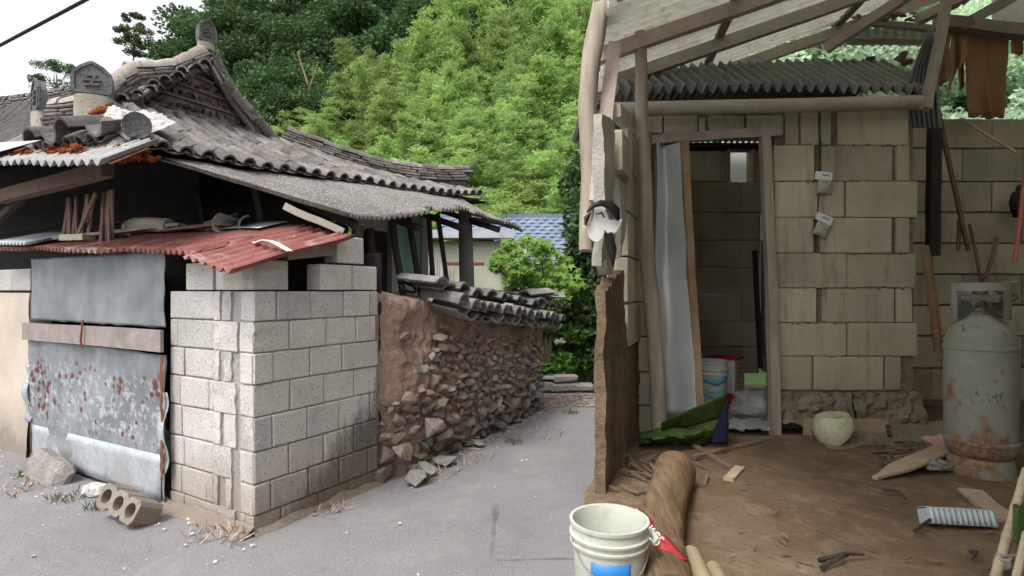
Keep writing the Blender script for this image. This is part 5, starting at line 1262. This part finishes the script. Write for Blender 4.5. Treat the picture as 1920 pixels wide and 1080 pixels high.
for k in range(34): om2.rock(P(rnd(1600, 1760), rnd(22, 40), 4.85), (rnd(.03, .06), .03, .02), 8)
om2.build('dry_leaves_in_roof', m_log, shed)
b = MB(); b.grid(lambda s, t: P(1860+80*s, 50-50*t, 4.9)+Vector((0, 0, 0)), 3, 3); b.build('roof_backing_sheet', m_roofsheet, shed, solid=.004)
# torn plywood hanging under the head beam
def torn(name, x0, x1, y1a, y1b, Y, tw=0, mat=m_ply):
    b = MB()
    def fn(s, t):
        xt = x0+(x1-x0)*s; yb = y1a+(y1b-y1a)*s+10*nz((s*9, x0, 1), 1)
        return P(xt+tw*t*t+3*nz((t*5, x0+s, 2), 1), 60+(yb-60)*t, Y+.06*t*math.sin(s*3+x0))
    b.grid(fn, 8, 12); return b.build(name, mat, shed, smooth=70, solid=.008)
torn('torn_plywood', 1760, 1782, 170, 150, 4.45, -4); torn('torn_plywood', 1783, 1800, 185, 130, 4.45, -6); torn('torn_plywood', 1801, 1822, 130, 95, 4.46, -2); torn('torn_plywood', 1810, 1852, 220, 218, 4.47, 6); torn('torn_plywood', 1848, 1890, 222, 222, 4.49, -8); torn('torn_plywood', 1897, 1918, 100, 102, 4.47, 0)
torn('torn_plywood', 1797, 1806, 170, 160, 4.44, 2)
stick('leaning_pole', [P(1735, 205, 3.72), P(1765, 60, 3.8), P(1778, -20, 3.85)], .05, .05, m_beam)
stick('thin_lath', [P(1800, 222, 4.6), P(1905, 285, 4.4)], .02, .012, m_cane); stick('thin_lath', [P(1758, 205, 4.3), P(1815, 470, 4.6)], .03, .02, m_brownwood)
stick('slot_post', [P(1752, 240, 4.3), P(1748, 480, 4.35)], .08, .06, m_darkwood)
# ================================================================ THINGS IN THE SHED
random.seed(900)
gc = F(1838, 902); gc = Vector(((1838-960)/FOC*(gc.y+.14), gc.y+.14, FZ))
gas = thing('gas_cylinder', 'tall grey gas cylinder with rusty base standing at the right of the dirt floor', 'gas cylinder', gc)
T = Matrix.Translation(gc) @ Matrix.Scale(.97, 4, (0, 0, 1)); r0 = .163
b = MB(); prof = [(0, .075), (.10, .075), (.14, .10), (r0-.004, .15), (r0-.003, .175), (r0+.004, .178), (r0+.004, .195), (r0-.003, .198), (r0, .24), (r0+.001, .55), (r0, .70), (r0+.005, .703), (r0+.005, .718), (r0-.002, .722), (r0-.004, .76), (r0-.02, .81), (r0-.055, .855), (r0-.10, .882), (.05, .895), (.0, .897)]
b.lathe(prof, 48, T); b.build('body', m_gas, gas, smooth=50)
b = MB(); b.lathe([(.138, .10), (.148, .07), (.152, .0), (.144, 0), (.135, .09)], 40, T); b.build('foot_ring', m_gas, gas, smooth=50)
TC = T @ Matrix.Rotation(R(-40), 4, 'Z')
b = MB()
b.lathe([(.122, .87), (.122, 1.065), (.129, 1.075), (.129, 1.07), (.130, .87)], 40, TC, a0=R(-20), a1=R(200))
b.lathe([(.122, .87), (.122, 1.065), (.129, 1.075), (.129, 1.07), (.130, .87)], 6, TC, a0=R(-42), a1=R(-20)); b.lathe([(.122, .87), (.122, 1.065), (.129, 1.075), (.129, 1.07), (.130, .87)], 6, TC, a0=R(200), a1=R(222))
b.lathe([(.122, 1.035), (.122, 1.065), (.129, 1.075), (.129, 1.07), (.130, 1.03)], 18, TC, a0=R(220), a1=R(320)); b.build('collar', m_gas, gas, smooth=50)
b = MB(); b.lathe([(.045, .885), (.045, .91), (.028, .915), (.028, .97), (.02, .975), (.02, 1.0), (.034, 1.0), (.034, 1.03), (0, 1.032)], 16, T); b.tube([gc+Vector((-.08, .03, .955)), gc+Vector((.05, -.09, .955))], [.024, .02], 10); b.tube([gc+Vector((0, -.02, .95)), gc+Vector((.02, -.11, .95))], [.02, .018], 10); b.rock(gc+Vector((-.05, -.04, .93)), (.04, .03, .03), 14); b.rock(gc+Vector((.06, -.03, .92)), (.04, .03, .03), 14); b.build('valve', m_rustmetal, gas, smooth=45)
b = MB()
for k in range(9): b.tube([gc+Vector((.1+.05*math.sin(k*.7), -.02+.02*k*0, .93+.012*k)), gc+Vector((.15+.03*math.sin(k), -.03, .95+.012*k))], .012, 5)
b.build('regulator_hose', m_rustmetal, gas)
b = MB()                                           # worn stamped characters on shoulder and body, too worn to read
for (a0, z0, n_, s_) in ((R(-155), .80, 3, .022), (R(-145), .455, 5, .02), (R(-140), .42, 4, .018)):
    for k in range(n_):
        a = a0+k*.2; c = gc+Vector((math.cos(a)*(r0-(.012 if z0 > .7 else -.001)), math.sin(a)*(r0-(.012 if z0 > .7 else -.001)), z0)); tx = Vector((-math.sin(a), math.cos(a), 0))
        for j in range(3): b.bar(c+tx*rnd(-s_, s_)*.7+Vector((0, 0, rnd(-s_, s_))), c+tx*rnd(-s_, s_)*.7+Vector((0, 0, rnd(-s_, s_))), .005, .004)
tag(b.build('worn_stamp', m_rustmetal, gas), kind='stuff')
# buckets
def bucket(name, label, base, rt, rb, h_, mat, tilt=None):
    t = thing(name, label, 'bucket', base); Tm = Matrix.Translation(base)
    th = .006; f = lambda z: rb+(rt-rb)*z/h_
    prof = [(0, 0), (rb-.005, 0), (rb, .006), (f(h_*.74), h_*.74), (f(h_*.75)+.008, h_*.75), (f(h_*.775)+.009, h_*.775), (f(h_*.785)+.001, h_*.785), (f(h_*.83), h_*.83), (f(h_*.835)+.009, h_*.835), (f(h_*.86)+.01, h_*.86), (f(h_*.87)+.002, h_*.87), (f(h_*.95), h_*.95), (rt+.006, h_*.965), (rt+.007, h_), (rt-.003, h_), (f(h_*.95)-th, h_*.95), (rb-th, .012), (0, .012)]
    b = MB(); b.lathe(prof, 48, Tm); b.build('shell', mat, t, smooth=40); return t, Tm, f
bk = P(1142, 985, 1.76); bk.z = FZ
b1, Tb, fb = bucket('paint_bucket', 'off-white empty paint bucket with blue label at the near left corner of the shed', bk, .117, .102, .285, m_bucket)
def wrap(a, z, e=.0015, f=fb, Tm=Tb): r = f(z)+e; return Tm @ Vector((math.cos(a)*r, math.sin(a)*r, z))
b = MB(); b.grid(lambda s, t: wrap(R(-128)+R(62)*s, .045+.145*t), 14, 4); lab = b.build('blue_label', m_blue, b1, smooth=True, solid=.0008)
b = MB()
def blobf(a0, z0, ra, rz_): return lambda s, t: wrap(a0+ra*t*math.cos(2*math.pi*s), z0+rz_*t*math.sin(2*math.pi*s), .0035)
b.grid(blobf(R(-101), .14, R(11), .02), 20, 2); b.grid(blobf(R(-94), .12, R(20), .012), 20, 2); b.grid(blobf(R(-110), .095, R(9), .03), 20, 2)
b.build('white_emblem', m_white, lab, smooth=True)
b = MB(); hb = [wrap(R(-10)+R(60)*k/10*0-R(0), .23, .008) for k in range(1)]
b.tube([wrap(R(12), .238, .002), wrap(R(6), .232, .025), wrap(R(-3), .222, .032), wrap(R(-10), .215, .02)], [.009, .012, .012, .006], 8, rough=.4); b.build('handle_grip', m_bucket, b1, smooth=True)
b = MB(); b.tube([wrap(R(188)-R(204)*k/16*0+R(172)*k/16, .232-.10*math.sin(math.pi*k/16), .006+.004*math.sin(math.pi*k/16)) for k in range(17)], .0022, 5); b.build('wire_handle', m_kerb, b1)
bk2 = P(1331, 735, 4.35); bk2.z = FZ+.04
b2, Tb2, fb2 = bucket('storage_bucket', 'pale plastic bucket with blue wavy print inside the dark doorway', bk2, .13, .105, .42, simple('pale_bucket', (.58, .64, .62), (.64, .7, .68), 5, rough=.4, bump=0))
b = MB()
for z0, hh in ((.25, .05), (.14, .04), (.19, .012), (.105, .012)):
    b.grid(lambda s, t, z0=z0, hh=hh: wrap(R(-150)+R(120)*s, z0+.012*math.sin(s*9)+hh*t*(.5+.5*math.sin(s*3)), .002, fb2, Tb2), 24, 1)
b.build('blue_wave_print', m_lblue, b2, smooth=True, solid=.0008)
# square tin
tc = P(1360, 712, 4.75); tc.z = FZ+.04
tin = thing('square_tin', 'open square tin with red and white print behind the bucket in the doorway', 'tin can', tc)
Tt = Matrix.Translation(tc) @ Matrix.Rotation(R(-38), 4, 'Z'); w = .235; hh = .40
b = MB(); 
for (x, y, sx, sy) in ((0, -w/2, w, .006), (0, w/2, w, .006), (-w/2, 0, .006, w), (w/2, 0, .006, w)): b.box(Tt @ Vector((x, y, hh/2)), (sx+.004, sy, hh), Tt)
b.box(Tt @ Vector((0, 0, .004)), (w, w, .006), Tt); b.build('tin_walls', m_redp, tin)
b = MB(); b.box(Tt @ Vector((0, -w/2-.004, .25)), (w*.98, .003, .27), Tt); b.box(Tt @ Vector((w/2+.004, 0, .25)), (.003, w*.98, .27), Tt); tl = b.build('white_panel', m_white, tin)
b = MB()
for k in range(9):
    zz = .35-.028*(k//2)*1.3; yy = -.07+.06*(k % 2)
    b.bar(Tt @ Vector((w/2+.007, yy, zz)), Tt @ Vector((w/2+.007, yy+.04, zz+rnd(-.01, .01))), .003, .008); b.bar(Tt @ Vector((w/2+.007, yy+.02, zz-.012)), Tt @ Vector((w/2+.007, yy+.02, zz+.012)), .003, .007)
    b.bar(Tt @ Vector((-.08+.09*(k % 2), -w/2-.007, zz)), Tt @ Vector((-.03+.09*(k % 2), -w/2-.007, zz+rnd(-.01, .01))), .003, .007)
tag(b.build('red_print_marks', m_redp, tl), kind='stuff')
# clear plastic bag, green sack
def lump(name, mat, c, r, amp, label, cat, seed, sc=(1, 1, 1), f=4, flat=0):
    bm = bmesh.new(); bmesh.ops.create_icosphere(bm, subdivisions=4, radius=1)
    for v in bm.verts:
        n = v.co.normalized(); k = 1+amp*nz(n*1.7, 1, seed)+amp*.55*abs(nz(n*f, 1, seed+3))+amp*.3*nz(n*9, 1, seed+5)
        v.co = Vector((n.x*sc[0], n.y*sc[1], n.z*sc[2]))*k*r
        v.co.z = max(v.co.z, -sc[2]*r*.75)
    me = bpy.data.meshes.new(name); bm.to_mesh(me); bm.free(); me.materials.append(mat); me.polygons.foreach_set('use_smooth', [True]*len(me.polygons))
    o = inst(name, me, None, Matrix.Translation(c)); return tag(o, label, cat)
lump('plastic_bag', m_clear, P(1410, 757, 4.15)+Vector((0, 0, 0)), .13, .4, 'crumpled clear plastic bag on the concrete inside the doorway', 'plastic bag', 2, (1.0, .8, .8))
b = MB(); b.grid(lambda s, t: P(1368+78*s, 810-20*t, 3.85+.25*t)+Vector((0, 0, .03*nz((s*5, t*4, 0), 1)+.02*nz((s*14, t*9, 1), 1)+.02)), 30, 14); tag(b.build('plastic_sheet', m_clear, smooth=True, solid=.003), 'clear plastic sheet spread over the door sill', 'plastic sheet')
gsk = thing('green_sack', 'crumpled green plastic sack with dark blue lining at the foot of the open tin door', 'sack', F(1300, 832))
b = MB()
def sackf(s, t):
    px = 1198+166*s; yt = 812-12*math.sin(s*4)-66*sstep(.55, 1, s); q = P(px, 834-(834-yt)*t+0, 3.62-.12*math.sin(math.pi*t)-.1*math.sin(s*5)*.4)
    return q+Vector((0, .05*nz((s*4, t*3, 2), 1)+.03*nz((s*10, t*7, 2), 1), 0))
b.grid(sackf, 34, 12); b.build('sack_front', m_green, gsk, smooth=True, solid=.004)
b = MB(); b.grid(lambda s, t: P(1240+122*s, 800-55*s*(.6+.4*t)-8*t+14*(1-t), 3.55-.1*t+.06*math.sin(s*6)), 20, 6); b.build('sack_fold', m_green, gsk, smooth=True, solid=.004)
b = MB(); b.grid(lambda s, t: P(1335+30*s, 832-(20+66*s)*t, 3.47-.02*s), 6, 8); b.build('sack_lining', m_navy, gsk, smooth=True, solid=.004)
# log, cut ends, printed tube
b = MB()
pts = [F(1262, 858)+Vector((0, 0, .11)), P(1252, 880, 2.7), P(1238, 940, 2.4), P(1236, 1000, 2.12), P(1244, 1060, 1.9), P(1252, 1130, 1.7)]
pts[1].z = FZ+.1; pts[2].z = FZ+.09; pts[3].z = FZ+.085; pts[4].z = FZ+.08; pts[5].z = FZ+.08
px_ = [(1266, 870, 2.86), (1256, 905, 2.58), (1243, 955, 2.28), (1238, 1010, 2.03), (1246, 1060, 1.84), (1256, 1130, 1.65)]
pts = []
for a_, b_, c_ in px_:
    q = P(a_, b_, c_); q.z = FZ+.085; q.x = (a_-960)/FOC*c_; pts.append(q)
pp = []; rr2 = []
rads = [.098, .092, .085, .078, .082, .08]
for i in range(5):
    for k in range(6): pp.append(pts[i].lerp(pts[i+1], k/6)); rr2.append((rads[i]+(rads[i+1]-rads[i])*k/6)*(1+.025*math.sin(i*2.3+k)))
pp.append(pts[-1]); rr2.append(.08)
b.tube(pp, rr2, 22, rough=.1); tag(b.build('bare_log', m_biglog, smooth=70), 'thick bare log lying along the left side of the dirt floor', 'log')
m_cutwood = wood('peeled_branch_wood', (.27, .21, .13), (.36, .29, .195), False)
def cut_log(a, c, r, label):
    b = MB(); b.tube([a, a.lerp(c, .5), c], [r*.98, r, r], 14, rough=.08); return tag(b.build('cut_branch', m_cutwood, smooth=50), label, 'cut branch', 'cut branches in the foreground')
cut_log(Vector((.655, 2.05, FZ+.035)), Vector((.59, 1.5, FZ+.035)), .034, 'pale round cut branch end nearest the paint bucket at the bottom edge')
cut_log(Vector((.705, 1.96, FZ+.028)), Vector((.665, 1.5, FZ+.028)), .028, 'darker smaller cut branch right of the pale one at the bottom edge')
ptb = thing('printed_wrapper', 'red wrapper with white lettering crumpled beside the paint bucket', 'wrapper', Vector((.45, 1.74, FZ)))
Mp = Matrix.Translation(Vector((.478, 1.99, FZ+.150))) @ axes(Vector((.05, -.26, -.015)), (-.55, -.35, .8))
b = MB(); b.grid(lambda s, t: Mp @ Vector((-.12+.34*s, -.036+.072*t, .012*math.sin(s*11)+.01*math.cos(math.pi*t)+.03*math.sin(math.pi*t))), 20, 6); wr = b.build('foil', m_redp, ptb, smooth=True, solid=.003)
def lettering(txt, M, size, mat, parent, name='lettering'):
    cu = bpy.data.curves.new(name, 'FONT'); cu.body = txt; cu.size = size; cu.extrude = .0006; cu.align_x = 'CENTER'; cu.align_y = 'CENTER'
    tmp = bpy.data.objects.new(name, cu); COL.objects.link(tmp); dg = bpy.context.evaluated_depsgraph_get(); me = bpy.data.meshes.new_from_object(tmp.evaluated_get(dg))
    bpy.data.objects.remove(tmp); me.materials.clear(); me.materials.append(mat); return inst(name, me, parent, M)
lettering('VGA KGS', Mp @ Matrix.Translation((.05, 0, .046)), .055, m_white, wr)
# helmet-like plastic tub
hp = F(1577, 836); he = thing('plastic_helmet', 'yellowed old plastic helmet lying upside against the block wall', 'helmet', hp)
Mh2 = Matrix.Translation(hp+Vector((0, .06, .0))) @ Matrix.Rotation(R(-8), 4, 'Y')
b = MB()
def helm(s, t):
    a = 2*math.pi*s; cut = .10*max(0, math.sin(a*1+2.2))**3+.02*nz((math.cos(a)*2, math.sin(a)*2, 1), 1)
    z = cut+(.185-cut)*min(1, t*1.25) if t < .8 else .185
    r = (.082+.03*math.sin(math.pi*min(1, z/.2)))*(1 if t < .8 else (1-t)/.2)
    return Mh2 @ Vector((math.cos(a)*r*1.12, math.sin(a)*r, z+.008*nz((math.cos(a)*3, math.sin(a)*3, t*3), 1)))
b.grid(helm, 36, 20); b.build('shell', m_helmet, he, smooth=60, solid=.005)
b = MB(); b.lathe([(.075, .19), (.078, .192), (.05, .194), (.0, .193)], 24, Mh2); b.build('flat_crown', m_helmet, he, smooth=True)
m_stick = wood('brown_stick_wood', (.13, .09, .06), (.2, .15, .1), False)
# boards and litter on the floor
def floor_board(name, a, c, w, th, mat, label, cat='board', z=.012):
    a = Vector((a.x, a.y, FZ+z)); c = Vector((c.x, c.y, FZ+z)); b = MB(); b.bar(a, c, w, th, jit=.004); return tag(b.build(name, mat), label, cat)
b = MB()
qa, qc = F(1640, 902), F(1785, 862)
def pl(s, t): q = qa.lerp(qc, s); wd = .11*(.25+.75*sstep(0, .35, s)); nrm = Vector((-(qc-qa).y, (qc-qa).x, 0)).normalized(); return Vector((q.x, q.y, FZ+.015+.07*s))+nrm*wd*(t-.5)
b.grid(pl, 14, 3); tag(b.build('pointed_plank', m_plank, solid=.014), 'pointed pale plank lying towards the gas cylinder', 'plank')
floor_board('floor_board', F(1820, 925), F(1890, 985), .1, .015, m_plank, 'flat dusty board half buried below the gas cylinder')
floor_board('floor_board', F(1300, 862), F(1440, 828), .035, .025, m_stick, 'long thin stick lying beside the green sack below the door sill', 'stick')
floor_board('floor_board', F(1300, 838), F(1370, 882), .04, .02, m_stick, 'short board lying from the log end towards the floor', 'board')
floor_board('door_sill', F(1360, 828), F(1570, 824), .06, .03, m_stick, 'timber sill lying along the foot of the doorway', 'sill')
floor_board('bark_piece', F(1365, 903), F(1388, 880), .05, .02, m_plank, 'small bark chip on the floor right of the log', 'bark chip')
b = MB()
a = P(1590, 812, 3.75); c = P(1663, 812, 3.72); b.box(((P(1512, 0, 3.74).x+P(1665, 0, 3.74).x)/2, 3.76, FZ+.07), (.55, .02, .14), Matrix.Rotation(R(-3), 3, 'Z')); tag(b.build('wall_foot_board', m_plank), 'dusty board propped along the foot of the block wall behind the helmet', 'board')
b = MB(); b.tube([P(1664, 798, 3.7), P(1668, 818, 3.62)], .012, 6); tag(b.build('dark_stub', m_darkwood), 'short dark peg at the right end of the propped board', 'peg')
random.seed(44)
ch = MB(); m_chip = simple('dull_wood_chip', (.14, .1, .066), (.2, .15, .1), 12, bump=0)
for k in range(90):
    q = F(rnd(1650, 1790), rnd(835, 885)); a = rnd(0, 3.14); l = rnd(.02, .07); d_ = Vector((math.cos(a), math.sin(a), rnd(-.2, .3)))*l; ch.bar(Vector((q.x, q.y, FZ+.02+rnd(0, .03)))-d_, Vector((q.x, q.y, FZ+.02))+d_, rnd(.006, .016), .006)
for k in range(55):
    q = F(rnd(1290, 1900), rnd(850, 1075)); a = rnd(0, 3.14); l = rnd(.008, .035); d_ = Vector((math.cos(a), math.sin(a), 0))*l; ch.bar(Vector((q.x, q.y, FZ+.014))-d_, Vector((q.x, q.y, FZ+.016))+d_, rnd(.003, .008), .004)
for k in range(30):
    q = F(rnd(1140, 1330), rnd(850, 940)); a = rnd(0, 3.14); l = rnd(.02, .08); d_ = Vector((math.cos(a), math.sin(a), .1))*l; ch.bar(Vector((q.x, q.y, FZ+.02))-d_, Vector((q.x, q.y, FZ+.03))+d_, rnd(.006, .016), .006)
tag(ch.build('wood_chips', m_chip), 'wood splinters and straw scattered over the dirt floor', 'wood chips', kind='stuff')
lump('crumpled_rag', m_rag, F(1768, 850)+Vector((0, .05, .04)), .07, .5, 'crumpled pinkish rag beside the gas cylinder foot', 'rag', 7, (1.1, .8, .8), 5)
lump('dirty_net', m_kerb, F(1762, 885)+Vector((0, .02, .03)), .06, .5, 'dirty grey rag under the pointed plank beside the gas cylinder', 'rag', 12, (1.2, .8, .5), 6)
b = MB()
for a_, c_ in (((1535, 1060), (1620, 1050)), ((1540, 1075), (1590, 1052)), ((1655, 925), (1700, 945)), ((1715, 1005), (1755, 975)), ((1820, 1045), (1822, 1060))): 
    q0 = F(*a_); q1 = F(*c_); b.tube([q0+Vector((0, 0, .02)), q0.lerp(q1, .5)+Vector((.02, .0, .035)), q1+Vector((0, 0, .02))], [.008, .007, .004], 6)
tag(b.build('dead_twigs', m_darkwood), 'few dark dead twigs lying across the middle of the dirt floor', 'twigs', kind='stuff')
# ribbed pale blue tray
tr_ = F(1818, 1000); ty = thing('plastic_tray', 'pale blue ribbed plastic tray broken on the dirt floor', 'tray', tr_)
Mt = Matrix.Translation(tr_+Vector((0, .04, .015))) @ Matrix.Rotation(R(-9), 4, 'Z') @ Matrix.Rotation(R(-24), 4, 'X')
b = MB(); b.grid(lambda s, t: Mt @ Vector((-.125+.25*s, -.02+.0*t+.007*math.cos(2*math.pi*12*s), .062*t)), 96, 2); b.build('ribbed_side', m_tray, ty, smooth=60, solid=.003)
b = MB(); b.grid(lambda s, t: Mt @ Vector((-.125+.25*s, -.018+(.10-.05*(.3 < s < .6)+.02*nz((s*8, 1, 1), 1))*t, .064+.006*math.sin(t*3))), 24, 4); b.build('tray_flange', m_tray, ty, smooth=60, solid=.003)
b = MB()
for x in (-.125, .125):
    b = MB(); b.grid(lambda s, t, x=x: Mt @ Vector((x, -.02+.09*s, .062*t)), 3, 2); b.build('tray_end', m_tray, ty, solid=.003)
# bamboo cane with tie, green board at the right edge
cane = thing('bamboo_cane', 'pale bamboo cane leaning up at the bottom right corner', 'cane', F(1870, 1075))
c0 = F(1866, 1090); c0.z += .01; c1 = P(1925, 880, 2.05)
b = MB(); cp = []; cr = []
for k in range(25):
    f = k/24; cp.append(c0.lerp(c1, f)); cr.append(.0165*(1-.15*f)*(1.14 if k % 6 == 3 else 1))
b.tube(cp, cr, 10); b.build('culm', m_cane, cane, smooth=50)
b = MB(); b.rock(c0.lerp(c1, .16)+Vector((.01, -.01, 0)), (.03, .03, .035), 16); b.tube([c0.lerp(c1, .22)+Vector((-.02, -.02, 0)), c0.lerp(c1, .2)+Vector((.05, -.02, .01))], .006, 5); b.build('tie', m_kerb, cane)
b = MB(); b.grid(lambda s, t: P(1900+60*s, 1010-65*t+70*s*(1-t), 1.9+.1*t), 6, 6); tag(b.build('green_bag', m_green, smooth=True, solid=.006), 'pale green plastic bag corner at the right edge beside the bamboo cane', 'bag')
b = MB(); b.tube([P(1905, 1085, 1.75), P(1925, 1000, 1.85)], .012, 8); tag(b.build('thin_cane', m_cane), 'thin cane right of the bamboo cane at the bottom right corner', 'cane')
m_pouch = simple('dusty_clear_pouch', (.33, .32, .28), (.42, .41, .37), 20, rough=.3, bump=.2)
# two packets hanging on a string
for k, (px, py, rot) in enumerate(((1544, 330, 6), (1545, 410, 24))):
    pk = thing('hanging_packet', ['clear packet with white header hanging on the block wall, upper of two', 'clear packet with white header hanging tilted on the block wall, lower of two'][k], 'packet', P(px, py, 3.86), 'packets hanging on the wall')
    Mk = Matrix.Translation(P(px, py, 3.865)) @ Matrix.Rotation(R(rot), 4, 'Y')
    b = MB(); b.box(Mk @ Vector((0, 0, 0)), (.115, .012, .055), Mk); hd = b.build('header_card', m_white, pk)
    b = MB(); b.box(Mk @ Vector((.01, -.008, .005)), (.05, .003, .014), Mk); b.build('blue_print', m_lblue, hd)
    b = MB(); b.grid(lambda s, t: Mk @ Vector((-.035+.095*s, -.02*math.sin(math.pi*s)*math.sin(math.pi*t)-.004, -.028-.095*t)), 8, 8); b.build('clear_pouch', m_pouch, pk, smooth=True, solid=.006)
b = MB(); b.tube([P(1537, 185, 3.83), P(1538, 300, 3.88), P(1533, 400, 3.87), P(1528, 465, 3.87)], .005, 5); tag(b.build('black_string', m_black), 'thin black string hanging down the block wall behind the packets', 'string')
# tools leaning in the dark corner
def tool(label, a, c, r, mat, cat='handle', name='tool_handle'):
    b = MB(); b.tube([a, a.lerp(c, .5)+Vector((.005, 0, 0)), c], [r, r*1.1, r], 8); return tag(b.build(name, mat, smooth=50), label, cat)
tool('thick wooden handle leaning on the block corner left of the gas cylinder', P(1734, 462, 3.75), P(1760, 660, 3.9), .026, m_log)
tool('left of the two thin brown sticks leaning on the rear wall above the gas cylinder', P(1798, 410, 4.6), P(1796, 470, 4.6), .014, m_brownwood, 'stick', 'stick'); tool('long thin brown stick leaning left behind the gas cylinder collar', P(1818, 420, 4.6), P(1842, 540, 4.6), .012, m_brownwood, 'stick', 'stick')
tool('pair stick leaning right behind the gas cylinder collar', P(1870, 445, 4.6), P(1842, 540, 4.58), .014, m_brownwood, 'stick', 'stick')
tool('faded red pipe hanging at the right edge above the gas cylinder', P(1921, 330, 3.6), P(1903, 490, 3.6), .012, m_redhose, 'pipe', 'red_pipe')
lump('black_bag', m_black, P(1912, 385, 4.62), .12, .35, 'black bag hanging on the rear wall at the right edge', 'bag', 5, (.5, .4, 1.1), 4)
